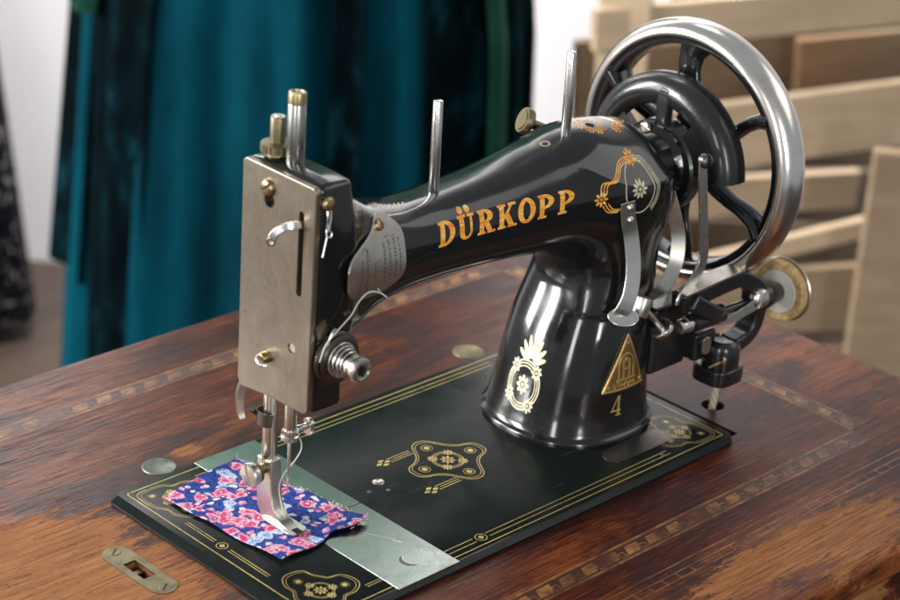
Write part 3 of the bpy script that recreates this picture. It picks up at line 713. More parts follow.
rel = decal('badge_relief', union2(rim, arch, mini, disc2((28.5, 3.85), .11), disc2((31.3, 3.85), .11), disc2((30.03, 6.65), .11)), (27.4, 3), (32.2, 7.8), .025, bplace(.15), M['relief_brass'], tri)
md = rel.modifiers.new('relief', 'SOLIDIFY'); md.thickness = .07 * S; md.offset = 0

# nickel faceplate with its slots
fp = [(5.46, 9.35), (5.46, 22.32), (5.66, 22.56), (11.25, 22.62), (11.52, 22.4), (11.50, 9.2), (11.2, 8.75), (9.4, 8.95), (9.0, 9.05), (5.8, 9.12)]
FPW = MB().prism(fp[::-1], (3.95, 0, 0), (0, 1, 0), (0, 0, 1), (.40, 0, 0))
fpo = FPW.build('faceplate', M['faceplate_nickel'], mach, bevel=.09, seg=3)
k1 = MB().prism([(6.55 + .22 * math.cos(a), (20.75 if math.sin(a) >= 0 else 16.25) + .22 * math.sin(a)) for a in np.linspace(0, 2 * math.pi, 25)[:-1]], (3.5, 0, 0), (0, 1, 0), (0, 0, 1), (1.3, 0, 0))
k2 = MB().lathe([(0, 0), (.42, 0), (.42, 1.2), (0, 1.2)], (3.4, 9.22, 20.75), (1, 0, 0), 28)
k3 = MB().lathe([(0, 0), (.30, 0), (.30, .7), (0, .7)], (3.4, 6.95, 12.75), (1, 0, 0), 24)
cks = [mesh_obj('cutter', k.v, k.f, None, mach, angle=180) for k in (k1, k2, k3)]
for k in cks:
    pass
cut(fpo, cks)
MB().box((4.30, 5.9, 15.5), (4.37, 7.2, 21.4)).box((4.30, 8.6, 20.2), (4.37, 9.8, 21.3)).build('slot_backing', M['dark_hole'], fpo)
def slotted_screw(name, c, ax, r, h, mat, parent, slot=(0, 0, 1), dome=.3):
    c = np.array(c, float); a = np.array(ax, float); a /= np.linalg.norm(a); s = np.array(slot, float); s -= a * np.dot(s, a); s /= np.linalg.norm(s); w = np.cross(a, s)
    ob = MB().lathe([(r * .97, -.15), (r, h * .45), (r * .88, h * .8), (r * .55, h * (1 - .1 * dome)), (0, h)], c, a, 28).build(name, M[mat], parent, angle=50)
    t = .055 + .06 * r
    q = MB()
    P = [c + a * (h * .52 + i) + s * j * r * 1.2 + w * k * t for i in (0, h) for j in (-1, 1) for k in (-1, 1)]
    q.add(P, [(0, 1, 3, 2), (4, 6, 7, 5), (0, 4, 5, 1), (2, 3, 7, 6), (0, 2, 6, 4), (1, 5, 7, 3)])
    root = parent
    k = mesh_obj('cutter', q.v, q.f, None, parent, angle=180)
    cut(ob, [k]); return ob
slotted_screw('faceplate_screw', (3.95, 9.3, 21.48), (-1, 0, 0), .48, .30, 'brass', fpo, (0, .75, -.65))
MB().cyl((3.95, 8.98, 11.45), (3.45, 8.98, 11.45), .36, .33).build('guide_stud', M['brass'], fpo)
MB().tube([(3.6, 9.2, 11.55), (3.25, 9.0, 11.5), (3.15, 8.6, 11.35), (3.4, 8.4, 11.3)], .13).build('guide_eyelet', M['bright_nickel'], fpo)
MB().lathe([(0, .0), (.26, .0), (.28, -.03), (.28, -.15)], (4.02, 6.95, 12.75), (-1, 0, 0), 24).build('flush_screw', M['nickel'], fpo)
# take-up lever
tk = MB().ribbon([(4.3, 6.55, 20.15), (3.6, 6.6, 20.25), (3.1, 6.85, 20.2), (2.75, 7.2, 19.85), (2.62, 7.35, 19.45)], [(0, .25, 1)], [.42, .42, .40, .42, .5], .24).build('take_up_lever', M['bright_nickel'], mach, bevel=.06)
MB().lathe([(.13, -.13), (.27, -.13), (.29, 0), (.27, .13), (.13, .13), (.13, -.13)], (2.62, 7.4, 19.30), (.75, .65, .1), 20).build('take_up_eyelet', M['bright_nickel'], tk)
# bars on top of the head
MB().cyl((5.4, 8.9, 22.3), (5.4, 8.9, 26.1), .50, seg=36).build('needle_bar_top', M['spindle_steel'], mach)
MB().lathe([(.5, 0), (.505, .0), (.505, .5), (.47, .62), (.36, .64), (.33, .56), (0, .56)], (5.4, 8.9, 26.1), (0, 0, 1), 36).build('bar_ferrule', M['brass'], mach)
ps = MB().cyl((5.4, 10.4, 22.3), (5.4, 10.4, 24.9), .42, seg=32).build('presser_screw', M['old_brass'], mach)
MB().lathe([(0, 0.06), (.18, .06), (.2, .0), (.40, .0)], (5.4, 10.4, 24.92), (0, 0, 1), 24).build('screw_cap', M['nickel'], ps)
kn = MB()
n = 48; prof = [(.5, 0), (.85, .02)]
rr = lambda i: .93 if i % 2 else .88
for i in range(n):
    a, b = 2 * math.pi * i / n, 2 * math.pi * (i + 1) / n
    kn.add([(5.4 + rr(i) * math.cos(a), 10.4 + rr(i) * math.sin(a), zz) for zz in (22.95, 23.4)] + [(5.4 + rr(i + 1) * math.cos(b), 10.4 + rr(i + 1) * math.sin(b), zz) for zz in (23.4, 22.95)], [(0, 3, 2, 1)])
    for zz, fl in ((23.4, 0), (22.95, 1)):
        zc = zz + (.06 if not fl else -.06)
        kn.add([(5.4 + rr(i) * math.cos(a), 10.4 + rr(i) * math.sin(a), zz), (5.4 + rr(i + 1) * math.cos(b), 10.4 + rr(i + 1) * math.sin(b), zz), (5.4 + .42 * math.cos(b), 10.4 + .42 * math.sin(b), zc), (5.4 + .42 * math.cos(a), 10.4 + .42 * math.sin(a), zc)], [(0, 1, 2, 3)])
kn.build('knurled_nut', M['old_brass'], ps, angle=25)
MB().cyl((5.4, 10.4, 22.45), (5.4, 10.4, 22.95), .62, .55).build('nut_collar', M['old_brass'], ps)
# spool pins
for (x, y, z0, h) in ((16.05, 8.75, 18.5, 5.75), (26.75, 8.35, 19.9, 5.5)):
    MB().cyl((x, y, z0), (x - .12, y, z0 + h), .31, .29, 24, .09).build('spool_pin', M['bright_nickel'], mach)
# knob behind the arm
kb = MB().lathe([(0, 0), (.62, 0), (.66, .08), (.80, .08), (.84, .16), (.84, .5), (.78, .58), (.3, .6), (.3, 2.6)], (26.9, 12.2, 19.9), (1, -.5, -.5), 40).build('back_knob', M['old_brass'], mach)

# nickel name tag on the flare of the arm
bp = [(5.87, 17.55), (6.0, 16.4), (6.6, 15.65), (7.7, 15.25), (9.2, 15.2), (10.6, 15.55), (11.2, 16.1), (11.3, 17.2), (11.25, 18.3), (10.5, 19.1), (9.75, 19.55), (9.2, 19.5), (8.7, 19.1), (8.0, 18.75), (7.2, 18.5), (6.3, 18.15)]
bps = sp(bp + [bp[0]])[:-1]
def poly2(P):
    P = np.array(P, float)
    def f(x, y):
        d = np.full(np.shape(x), 1e9); s = np.zeros(np.shape(x), int)
        for i in range(len(P)):
            a, b = P[i], P[(i + 1) % len(P)]; e = b - a; L = float(e @ e) + 1e-12
            t = np.clip(((x - a[0]) * e[0] + (y - a[1]) * e[1]) / L, 0, 1); d = np.minimum(d, np.hypot(x - a[0] - t * e[0], y - a[1] - t * e[1]))
            c = ((a[1] <= y) != (b[1] <= y)) & (x < (b[0] - a[0]) * (y - a[1]) / (b[1] - a[1] + 1e-12) + a[0]); s += c
        return np.where(s % 2 == 1, -d, d)
    return f
# the tag is a stiff sheet: it bridges the hollow of the casting
def tag_fit():
    P = np.array([p for p in bps]); P = np.r_[P, [(x, z) for x in np.arange(6, 11.5, .5) for z in np.arange(15.4, 19.4, .5)]]
    P = P[poly2(bps)(P[:, 0], P[:, 1]) < .02]
    Y = march(body, np.c_[P[:, 0], 0 * P[:, 0], P[:, 1]], np.tile([0, 1., 0], (len(P), 1)), 30, 0)[0][:, 1]
    q = lambda x, z: np.c_[np.ones(len(x)), x - 8.6, z - 17.4, (x - 8.6) ** 2, (z - 17.4) ** 2, (x - 8.6) * (z - 17.4)]
    k = np.linalg.lstsq(q(P[:, 0], P[:, 1]), Y, rcond=None)[0]; k[0] -= np.percentile(q(P[:, 0], P[:, 1]) @ k - Y, 95)
    return lambda x, z: q(x, z) @ k
TAGY = tag_fit()
def tag_surface(off): return lambda uv: np.c_[uv[:, 0], TAGY(uv[:, 0], uv[:, 1]) - off, uv[:, 1]]
bd = decal('name_tag', poly2(bps), (5.5, 14.9), (11.6, 19.9), .06, tag_surface(.05), M['badge_nickel'], mach)
md = bd.modifiers.new('sheet', 'SOLIDIFY'); md.thickness = .12 * S; md.offset = 0
marks = []
r2 = random.Random(3)
for col_, (x, za, zb, w) in enumerate(((7.2, 15.75, 17.6, .10), (7.75, 15.7, 18.3, .13), (8.45, 16.4, 17.3, .08), (9.35, 15.9, 18.2, .13), (9.85, 15.85, 18.1, .13), (10.35, 15.85, 18.2, .12), (10.8, 16.1, 17.9, .12))):
    zz = za
    while zz < zb:                                          # rows of engraving worn past reading
        L = r2.uniform(.08, .2); marks.append(seg2((x - w * r2.uniform(.2, 1), zz), (x + w * r2.uniform(.2, 1), zz + L * r2.uniform(-.3, 1)), .05)); marks.append(seg2((x - w * .8, zz), (x - w * .8 + r2.uniform(0, .1), zz + L), .045)); zz += L + r2.uniform(.04, .12)
marks += [line2([(9.5, 18.35), (10.0, 18.35), (10.0, 18.85), (9.5, 18.85)], .04, True), seg2((9.6, 18.45), (9.9, 18.75), .05), seg2((9.6, 18.75), (9.9, 18.45), .05), seg2((7.2, 18.15), (7.5, 18.4), .05), seg2((7.5, 18.4), (7.75, 18.1), .05), seg2((8.6, 17.3), (8.95, 17.3), .04), seg2((6.8, 15.65), (7.3, 15.5), .04)]
decal('engraving', union2(*marks), (5.5, 14.9), (11.6, 19.9), .022, tag_surface(.118), M['engraving'], bd)
slotted_screw('tag_screw', (9.3, float(TAGY(np.array([9.3]), np.array([19.05]))[0]) - .1, 19.05), (.3, -.8, .5), .36, .22, 'brass', bd, (.2, .2, 1))

# thread guide on the head
tg = slotted_screw('guide_screw', (4.75, 5.55, 21.6), (0, -1, .1), .42, .34, 'brass', mach, (1, 0, .2))
MB().tube([(4.68, 5.45, 21.5), (4.66, 5.3, 20.9), (4.62, 5.3, 20.2), (4.55, 5.2, 19.9), (4.8, 5.15, 19.75), (4.9, 5.2, 20.0), (4.72, 5.2, 20.15), (4.9, 5.3, 20.8), (4.95, 5.4, 21.3)], .055, 8).tube([(4.6, 5.2, 19.85), (4.4, 5.15, 19.2), (4.25, 5.1, 18.75)], .05, 8).build('wire_guide', M['bright_nickel'], tg)

# thread tension
TX, TZ_ = 5.65, 12.4
ten = MB().cyl((TX, 5.6, TZ_), (TX, 3.3, TZ_), .28).build('tension_stud', M['nickel'], mach)
for y, r in ((5.30, 1.50), (5.08, 1.55), (4.9, 1.42)):
    MB().lathe([(.2, .02), (r * .55, .05), (r - .12, .09), (r, .04), (r - .03, -.02), (r * .55, -.05), (.2, -.06)], (TX, y, TZ_), (0, -1, 0), 48).build('tension_disc', M['dark_steel' if y < 5.2 else 'nickel'], ten)
sp_pts = []
for i in range(0, 111):
    a = i / 110 * 4.5 * 2 * math.pi; q = i / 110
    sp_pts.append((TX + (1.0 - .42 * q) * math.cos(a), 4.82 - 1.02 * q, TZ_ + (1.0 - .42 * q) * math.sin(a)))
MB().tube(sp_pts, .072, 8, 1).build('tension_spring', M['bright_nickel'], ten)
MB().lathe([(.2, 0), (.62, 0), (.68, .05), (.68, .2), (.58, .26), (.58, .34), (.70, .40), (.72, .75), (.66, .86), (.5, .88), (.46, .80), (.3, .78), (.28, .62), (0, .62)], (TX, 3.85, TZ_), (0, -1, 0), 40).build('tension_nut', M['nickel'], ten)
MB().box((TX - .06, 2.92, TZ_ - .28), (TX + .06, 3.2, TZ_ + .28)).build('stud_slot', M['dark_hole'], ten)
ck = plate_sheet('check', lambda x, y: np.hypot(np.maximum(np.abs(x) - .95, 0), y) - .6, (-1.7, -.8), (1.7, .8), .05, 0, .1, np.array([0, 0]), M['old_brass'], mach)
ck.name = 'check_spring_plate'
ck.matrix_local = Matrix.Translation(Vector(((5.75 - 18.2) * S, (5.42 - 8.9) * S, (14.55 + 1.7) * S))) @ Matrix.Rotation(math.radians(90), 4, 'X') @ Matrix.Rotation(math.radians(20), 4, 'Z') @ Matrix.Translation(-Vector(((0 - 18.2) * S, (0 - 8.9) * S, 1.7 * S)))
MB().cyl((6.35, 5.4, 14.8), (6.35, 5.1, 14.8), .26).build('plate_screw', M['dark_steel'], mach)
MB().tube([(5.55, 5.1, 14.1), (5.2, 4.95, 14.25), (4.85, 4.95, 13.7), (4.5, 5.0, 13.0), (4.35, 5.1, 12.5), (4.2, 5.2, 12.8)], .085, 8).build('check_spring', M['bright_nickel'], mach)

# needle bar, needle, presser bar and foot
nb = MB().cyl((5.4, 8.42, 9.2), (5.4, 8.42, 6.1), .36).build('needle_bar', M['nickel'], mach)
MB().lathe([(.3, 0), (.5, .02), (.56, .1), (.56, .28), (.48, .36), (.5, .42), (.5, .55), (.36, .6)], (5.4, 8.42, 6.0), (0, 0, 1), 32).build('needle_clamp', M['bright_nickel'], nb)
MB().cyl((5.75, 8.35, 6.55), (6.5, 8.25, 6.6), .2).prism([(.42 * math.cos(a) * (1.15 if abs(math.sin(a)) > .5 else .8), .55 * math.sin(a)) for a in np.linspace(0, 2 * math.pi, 21)[:-1]], (6.5, 8.2, 6.55), (0, 1, 0), (0, 0, 1), (.22, -.03, 0)).build('thumb_screw', M['bright_nickel'], nb, bevel=.04)
MB().cyl((5.4, 8.42, 6.1), (5.4, 8.42, 3.4), .11, .085, 14, .02).cyl((5.4, 8.42, 3.4), (5.4, 8.42, 2.4), .085, .02, 14, .01).build('needle', M['bright_nickel'], nb)
pb = MB().cyl((5.4, 10.15, 9.3), (5.4, 10.15, 2.9), .45).build('presser_bar', M['nickel'], mach)
MB().ribbon([(5.1, 9.6, 6.75), (4.75, 9.75, 6.8), (4.65, 10.3, 6.8), (4.85, 10.75, 6.8), (5.5, 10.9, 6.8)], (0, 0, 1), [.8, .85, .85, .8, .8], .09).build('bar_clip', M['dark_steel'], pb)
MB().ribbon([(4.9, 10.6, 6.9), (4.5, 10.85, 7.3), (4.25, 10.9, 7.75)], (.5, .7, .2), [.5, .6, .15], .1).build('thread_cutter', M['dark_steel'], pb)
ft = MB().prism([(9.55, 4.15), (9.4, 2.2), (9.2, 1.3), (8.7, .72), (8.0, .48), (7.35, .42), (7.35, .30), (9.0, .30), (10.2, .40), (10.6, .9), (10.7, 2.1), (10.7, 4.15)], (4.98, 0, 0), (0, 1, 0), (0, 0, 1), (.84, 0, 0)).build('presser_foot', M['nickel'], mach, bevel=.10, seg=3)
MB().prism(rrect(4.75, 6.1, 7.2, 10.1, .42), (0, 0, .30), (1, 0, 0), (0, 1, 0), (0, 0, .14)).build('foot_sole', M['nickel'], ft, bevel=.04)
MB().prism([(5.12, 7.1), (5.6, 7.1), (5.6, 8.55), (5.12, 8.75)], (0, 0, .44), (1, 0, 0), (0, 1, 0), (0, 0, .012)).build('foot_slot', M['dark_hole'], ft)
fs_ = MB().cyl((5.0, 10.1, 3.55), (4.3, 10.05, 3.5), .33).build('foot_screw', M['old_brass'], mach)
MB().cyl((4.45, 10.05, 3.5), (4.0, 10.03, 3.48), .66, .66, 32).build('screw_collar', M['old_brass'], fs_)
hd = slotted_screw('screw_head', (4.0, 10.03, 3.48), (-1, -.05, -.04), .74, .34, 'bright_nickel', fs_, (0, .3, .9), 1.)
MB().ribbon([(5.2, 11.7, 9.1), (5.15, 12.15, 8.4), (5.1, 12.5, 7.4), (5.15, 12.55, 6.3), (5.2, 12.42, 5.7)], (.9, -.35, 0), [.55, .6, .55, .5, .42], .28).build('presser_lifter', M['nickel'], mach, bevel=.05)

# ------------------------------------------------- right end: strips, bushing, belt guard, handwheel
lp = MB().ribbon([(28.75, 4.55, 16.45), (28.95, 4.55, 15.3), (29.25, 4.45, 14.2), (29.4, 4.2, 12.8), (29.3, 3.95, 11.5), (28.95, 3.75, 10.4), (28.6, 3.75, 9.6), (28.4, 3.8, 9.2)], (.94, -.35, 0), [1.0, 1.05, 1.05, 1.05, 1.05, 1.05, 1.2, 1.4], .13).build('belt_fork', M['bright_nickel'], mach, bevel=.04)
MB().prism([(.85 * math.cos(a) * 1.15, .62 * math.sin(a)) for a in np.linspace(0, 2 * math.pi, 25)[:-1]], (28.55, 3.75, 9.05), (.65, -.76, 0), (.494, .4225, .7485), (.084, .063, -.09)).build('fork_tab', M['bright_nickel'], lp, bevel=.05)
for (x, zz) in ((28.95, 16.05), (29.1, 15.2)): MB().lathe([(.27, -.05), (.27, .06), (.16, .16), (0, .19)], (x, 4.48, zz), (-.1, -1, .1), 24).build('fork_screw', M['nickel'], lp)
MB().ribbon([(34.0, 5.6, 15.6), (34.4, 5.2, 14.0), (34.7, 4.9, 12.4), (34.3, 4.6, 10.9), (33.1, 4.3, 9.8), (31.6, 4.1, 9.3), (30.8, 4.05, 9.2)], [(.4, -.75, .1), (.6, -.6, .1), (.8, -.55, .1), (.6, -.5, .5)], [.9, .9, .95, .9, .75], .12).build('belt_fork', M['nickel'], mach, bevel=.03)
cl = MB().cyl((30.3, 4.05, 8.6), (30.75, 4.0, 9.75), .62).build('fork_clamp', M['nickel'], mach)
MB().cyl((30.6, 3.85, 9.1), (32.3, 3.5, 7.25), .2).build('clamp_screw', M['nickel'], cl)
MB().cyl((32.15, 3.55, 7.4), (32.4, 3.45, 7.1), .78, .78, 32, .08).build('clamp_head', M['bright_nickel'], cl)

MB().lathe([(0, 32.6), (2.55, 32.6), (2.75, 33.0), (2.75, 34.0), (2.4, 34.3), (2.3, 35.8), (2.6, 36.2), (2.6, 37.2), (1.8, 37.4), (1.8, 38.6), (0, 38.6)], (0, 8.9, 16), (1, 0, 0), 56).build('shaft_bushing', M['black_enamel'], mach)
gd = MB()
prof = [(4.05, 36.9), (4.25, 36.55), (4.9, 36.35), (5.55, 36.5), (5.95, 36.95), (6.05, 37.6), (6.0, 38.3), (5.6, 38.35), (5.3, 37.6), (4.6, 37.3), (4.1, 37.25)]
gd.lathe(prof, (0, 8.9, 15.75), (1, 0, 0), 60, math.radians(-178), math.radians(18), ref=(0, 1, 0)) if False else None
# angle convention of lathe about +x with ref +y: u = +y, v = x cross y = +z
gd.lathe(prof, (0, 8.9, 15.75), (1, 0, 0), 64, math.radians(-15), math.radians(176), ref=(0, 1, 0))
guard = gd.build('belt_guard', M['winder_black'], mach, angle=60)
for a0_, a1_ in ((-15, 42), (126, 176)):                    # the guard is closed on both sides of its window
    MB().lathe([(2.0, 36.85), (3.2, 36.7), (4.3, 36.6), (4.3, 37.2), (2.0, 37.3)], (0, 8.9, 15.75), (1, 0, 0), 24, math.radians(a0_), math.radians(a1_), ref=(0, 1, 0)).build('guard_web', M['winder_black'], guard, angle=40)
for a in (92,):
    c, s = math.cos(math.radians(a)), math.sin(math.radians(a))
    MB().ribbon([(36.9, 8.9 + 2.2 * c, 15.75 + 2.2 * s), (36.75, 8.9 + 3.2 * c, 15.75 + 3.2 * s), (36.7, 8.9 + 4.5 * c, 15.75 + 4.5 * s), (36.75, 8.9 + 5.4 * c, 15.75 + 5.4 * s)], (0, -s, c), [1.5, 1.0, 1.1, .9], .7, 4).build('guard_spoke', M['winder_black'], guard, bevel=.2)
slotted_screw('guard_screw', (36.0, 9.5, 18.35), (-1, .1, .3), .46, .25, 'dark_steel', guard, (0, 1, .3))
MB().lathe([(2.2, 36.5), (2.9, 36.55), (3.1, 36.8), (3.1, 37.6), (2.2, 37.7), (2.2, 36.5)], (0, 8.9, 15.75), (1, 0, 0), 48).build('guard_collar', M['winder_black'], guard)

wh = MB().lathe([(7.25, 39.55), (7.35, 39.2), (7.75, 39.05), (8.0, 39.1), (8.05, 39.6), (8.05, 40.9), (8.0, 41.2), (7.6, 41.2), (7.3, 40.9), (7.25, 39.55)], (0, 8.9, 16), (1, 0, 0), 96).build('handwheel', M['black_enamel'], mach, angle=50)
rimp = [(8.0 + .92 * math.cos(a) * (1 if math.cos(a) > 0 else .35), 40.1 + 1.25 * math.sin(a)) for a in np.linspace(-math.pi, math.pi, 29)]
MB().lathe(rimp, (0, 8.9, 16), (1, 0, 0), 120).build('chrome_rim', M['chrome'], wh, angle=60)
MB().lathe([(0, 38.4), (1.6, 38.4), (2.2, 38.8), (2.35, 39.4), (2.35, 40.6), (1.9, 41.3), (1.2, 41.6), (0, 41.7)], (0, 8.9, 16), (1, 0, 0), 48).build('hub', M['black_enamel'], wh)
for k in range(6):
    a0 = math.radians(28 + 60 * k)
    pts = []; ws = []
    for q in np.linspace(0, 1, 7):
        r = 1.6 + 6.0 * q; a = a0 + .045 * math.sin(q * math.pi * 2) - .04 * (1 - q)
        pts.append((40.0 - .35 * math.sin(q * math.pi), 8.9 + r * math.cos(a), 16 + r * math.sin(a))); ws.append(1.0 - .24 * math.sin(q * math.pi) + (.25 if q > .95 else 0) + (.3 if q < .1 else 0))
    MB().tube(pts, ws, 16, 5, .55).build('spoke', M['black_enamel'], wh, angle=80)

# ------------------------------------------------- bobbin winder
bw = MB().box((33.0, 4.6, 3.2), (36.6, 7.4, 7.9)).build('bobbin_winder', M['winder_black'], mach, bevel=.3, seg=3)
MB().ribbon([(33.75, 3.0, 18.75), (33.9, 3.0, 17.5), (34.4, 3.0, 15), (34.85, 3.0, 12.8), (35.0, 3.0, 11.9), (34.8, 2.98, 11.1), (34.0, 2.9, 10.3), (33.2, 2.85, 9.95), (32.75, 2.8, 9.5), (32.6, 2.8, 9.1)], (.8, .1, -.05), [.9, .9, .9, .92, 1.0, 1.1, 1.0, .6, .4, .3], .16).build('winder_lever', M['bright_nickel'], bw, bevel=.03)
slotted_screw('lever_screw', (33.85, 2.95, 18.55), (-.15, -1, .1), .48, .42, 'dark_steel', bw, (0, 0, 1))
MB().ribbon([(33.1, 2.95, 9.75), (35.5, 3.0, 9.95), (38.6, 3.05, 10.0), (39.4, 3.1, 9.85)], (0, 1, .1), [1.0, 1.3, 1.2, .8], .12).build('lever_foot', M['nickel'], bw, bevel=.03)
MB().ribbon([(33.3, 3.3, 8.95), (35.0, 3.3, 9.1), (37.2, 3.3, 9.25), (39.3, 3.3, 9.3)], (0, 1, 0), [1.2, 1.5, 1.5, 1.5], 1.25, 3).build('winder_arm', M['winder_black'], bw, bevel=.22, seg=3)
MB().ribbon([(38.9, 3.28, 9.32), (40.2, 3.25, 8.75), (41.3, 3.2, 7.9), (41.5, 3.15, 6.8)], (0, 1, 0), [1.3, 1.35, 1.5, 1.6], 1.15, 3).build('winder_arm', M['winder_black'], bw, bevel=.22, seg=3)
MB().ribbon([(33.9, 3.1, 9.1), (34.6, 3.05, 8.6), (35.8, 3.0, 7.9), (36.9, 3.0, 7.25)], (0, 1, 0), [1.7, 1.8, 1.7, 1.4], 1.15, 3).build('winder_crank', M['winder_black'], bw, bevel=.22, seg=3)
spd = MB().cyl((34.6, 3.0, 7.2), (37.6, 3.0, 7.15), .62, .68).cyl((37.6, 3.0, 7.15), (43.4, 3.0, 7.05), .28).build('spindle', M['winder_black'], bw)
MB().lathe([(0, 0), (.34, 0), (.46, .06), (.5, .14), (.5, .42), (.44, .48), (.44, .56), (.54, .6), (.54, .95), (.44, 1.02), (.36, 1.1), (.36, 1.5)], (33.35, 3.0, 7.24), (1, 0, -.01), 32).build('spindle_cap', M['bright_nickel'], spd)
MB().lathe([(0, .02), (.33, 0)], (33.34, 3.0, 7.24), (1, 0, 0), 24).build('cap_face', M['chrome'], spd)
MB().cyl((41.4, 3.0, 7.1), (43.8, 3.0, 7.05), .95, .7, 36, .2).build('pulley_hub', M['winder_black'], spd)
MB().lathe([(.6, -.06), (1.48, -.06), (1.53, .05), (1.53, .4), (.6, .4)], (43.75, 3.0, 7.04), (1, 0, 0), 40).build('pulley_disc', M['pale_enamel'], spd)
MB().lathe([(1.5, .02), (1.56, 0), (2.0, .0), (2.12, .1), (2.12, .52), (2.0, .62), (1.3, .62)], (43.75, 3.0, 7.04), (1, 0, 0), 56).build('rubber_ring', M['rubber'], spd)
MB().lathe([(0, .64), (2.2, .64), (2.25, .70), (2.2, .82), (0, .82)], (43.75, 3.0, 7.04), (1, 0, 0), 56).build('pulley_plate', M['nickel'], spd)
slotted_screw('pivot_screw', (41.05, 2.5, 7.45), (-.35, -1, .15), .68, .45, 'bright_nickel', bw, (.5, 0, 1))
MB().ribbon([(36.9, 2.55, 6.75), (38.4, 2.5, 6.75), (40.0, 2.45, 7.0), (41.0, 2.4, 7.3)], (.1, .1, 1), [.35, .6, .75, .9], .16).build('winder_trip', M['nickel'], bw, bevel=.03)
MB().lathe([(0, 2.2), (1.2, 2.2), (1.25, 3.1), (1.22, 4.3), (1.1, 4.65), (.8, 4.85), (.75, 4.7), (0, 4.65)], (38.75, 3.3, 0), (0, 0, 1), 44).build('winder_barrel', M['winder_black'], bw, angle=40)
MB().prism(rrect(37.1, 40.1, 1.85, 4.75, 1.0), (0, 0, 1.95), (1, 0, 0), (0, 1, 0), (0, 0, 1.15)).build('barrel_block', M['winder_black'], bw, bevel=.15, seg=3)
MB().ribbon([(39.2, 3.3, 4.25), (40.5, 3.25, 4.5), (41.25, 3.2, 5.1), (41.5, 3.15, 6.0), (41.5, 3.1, 7.2)], (0, 1, 0), [1.6, 1.5, 1.5, 1.5, 1.7], 1.05, 3).build('winder_bracket', M['winder_black'], bw, bevel=.25, seg=3)
MB().box((36.3, 3.6, 3.6), (38.4, 5.6, 5.6)).build('winder_bridge', M['winder_black'], bw, bevel=.25)
MB().prism(rrect(-.34, .34, -.6, .6, .3), (36.35, 2.9, 5.15), (.9, -.3, 0), (0, 0, 1), (0, -.1, 0)).build('spring_tab', M['bright_nickel'], bw, bevel=.02)
MB().cyl((36.0, 2.2, 3.9), (37.5, 2.05, 4.05), .07).cyl((37.3, 1.95, 3.75), (37.32, 1.95, 4.35), .15).build('stop_pin', M['brass'], bw)

# ================================================================= loose things on and about the machine
cd = MB(); 
for ph in (0, 2.1, 4.2):
    cd.tube([(38.95 + .02 * i + .13 * math.cos(ph + i * .9), 3.4 + .03 * i + .13 * math.sin(ph + i * .9), 2.4 - i * .25) for i in range(0, 26)], .15, 8, 2)
c_ = cd.build('drive_cord', M['cord'], None, angle=80); tag(c_, 'twisted pale cord running down into the round hole beside the machine bed', 'cord')

A, B, Cn, Dn = map(np.array, ((1.95, 15.6), (2.75, 5.75), (9.75, 6.0), (8.25, 16.6)))
nu, nv = 150, 110; V = []; F = []
def vn(x, y, s): return math.sin(x * s + 1.3 * math.sin(y * s * .7)) * math.cos(y * s * 1.1 + .6 * math.sin(x * s * .8))
for i in range(nu + 1):
    for j in range(nv + 1):
        u, v = i / nu, j / nv                               # u along the length (front to back), v across
        eu = .10 * vn(u * 9, 0, 2.) * (1 - u) + .03 * vn(u * 60, v, 3)
        p = (B * (1 - u) + A * u) * (1 - v) + (Cn * (1 - u) + Dn * u) * v
        e = 1 if v > .5 else -1
        p = p + np.array([.06 * vn(u * 14, v, 1.) * abs(2 * v - 1) + (.06 * rnd.uniform(-1, 1) if j == nv else 0), .07 * vn(v * 11, u, 1.2) * abs(2 * u - 1) - (.35 * math.exp(-((v - .63) / .12) ** 2) * (-1) if u < .2 else 0) * (1 - u * 5 if u < .2 else 0)])
        edge = max(0, 1 - min(u, 1 - u, v, 1 - v) / .16)
        h = .09 + .035 * (1 + vn(p[0] * 1.1, p[1] * .9, 1.)) + edge ** 2 * (.05 + .07 * vn(p[0] * 1.6 + 1, p[1] * 1.3, .9)) + .30 * math.exp(-((u - .0) / .10) ** 2 - ((v - .92) / .22) ** 2) + .16 * math.exp(-((u) / .12) ** 2 - ((v - .1) / .2) ** 2)
        press = math.exp(-(((p[0] - 5.4) / 1.5) ** 2 + ((p[1] - 8.8) / 2.0) ** 2))
        h = h * (1 - press) + .22 * press
        V.append((p[0], p[1], max(h, .075)))
F = [(i * (nv + 1) + j, (i + 1) * (nv + 1) + j, (i + 1) * (nv + 1) + j + 1, i * (nv + 1) + j + 1) for i in range(nu) for j in range(nv)]
fab = mesh_obj('fabric_scrap', V, F, M['floral'], None, angle=180)
m_ = fab.modifiers.new('cloth', 'SOLIDIFY'); m_.thickness = .055 * S; m_.offset = 1
tag(fab, 'small blue and pink floral cotton scrap lying under the presser foot', 'fabric')
fr = MB()
for k in range(44):
    j = rnd.random(); p = Cn * (1 - j) + Dn * j if k < 34 else Cn * rnd.uniform(.6, 1) + B * 0 + Cn * 0
    if k >= 34: q = rnd.uniform(0, .25); p = Cn * (1 - q) + B * q
    a = rnd.uniform(-1.2, 1.2) + (0 if k < 34 else -1.2); L = rnd.uniform(.08, .34)
    z0 = .16 + (.3 if j < .12 or k >= 34 else 0) * rnd.random()
    fr.tube([(p[0] - .08, p[1], z0), (p[0] + L * .5 * math.cos(a), p[1] + L * .5 * math.sin(a), z0 + rnd.uniform(-.02, .1)), (p[0] + L * math.cos(a + .5), p[1] + L * math.sin(a + .5), max(.09, z0 + rnd.uniform(-.1, .12)))], .022, 5, 3)
fr.build('frayed_thread', M['thread'], fab, angle=180)
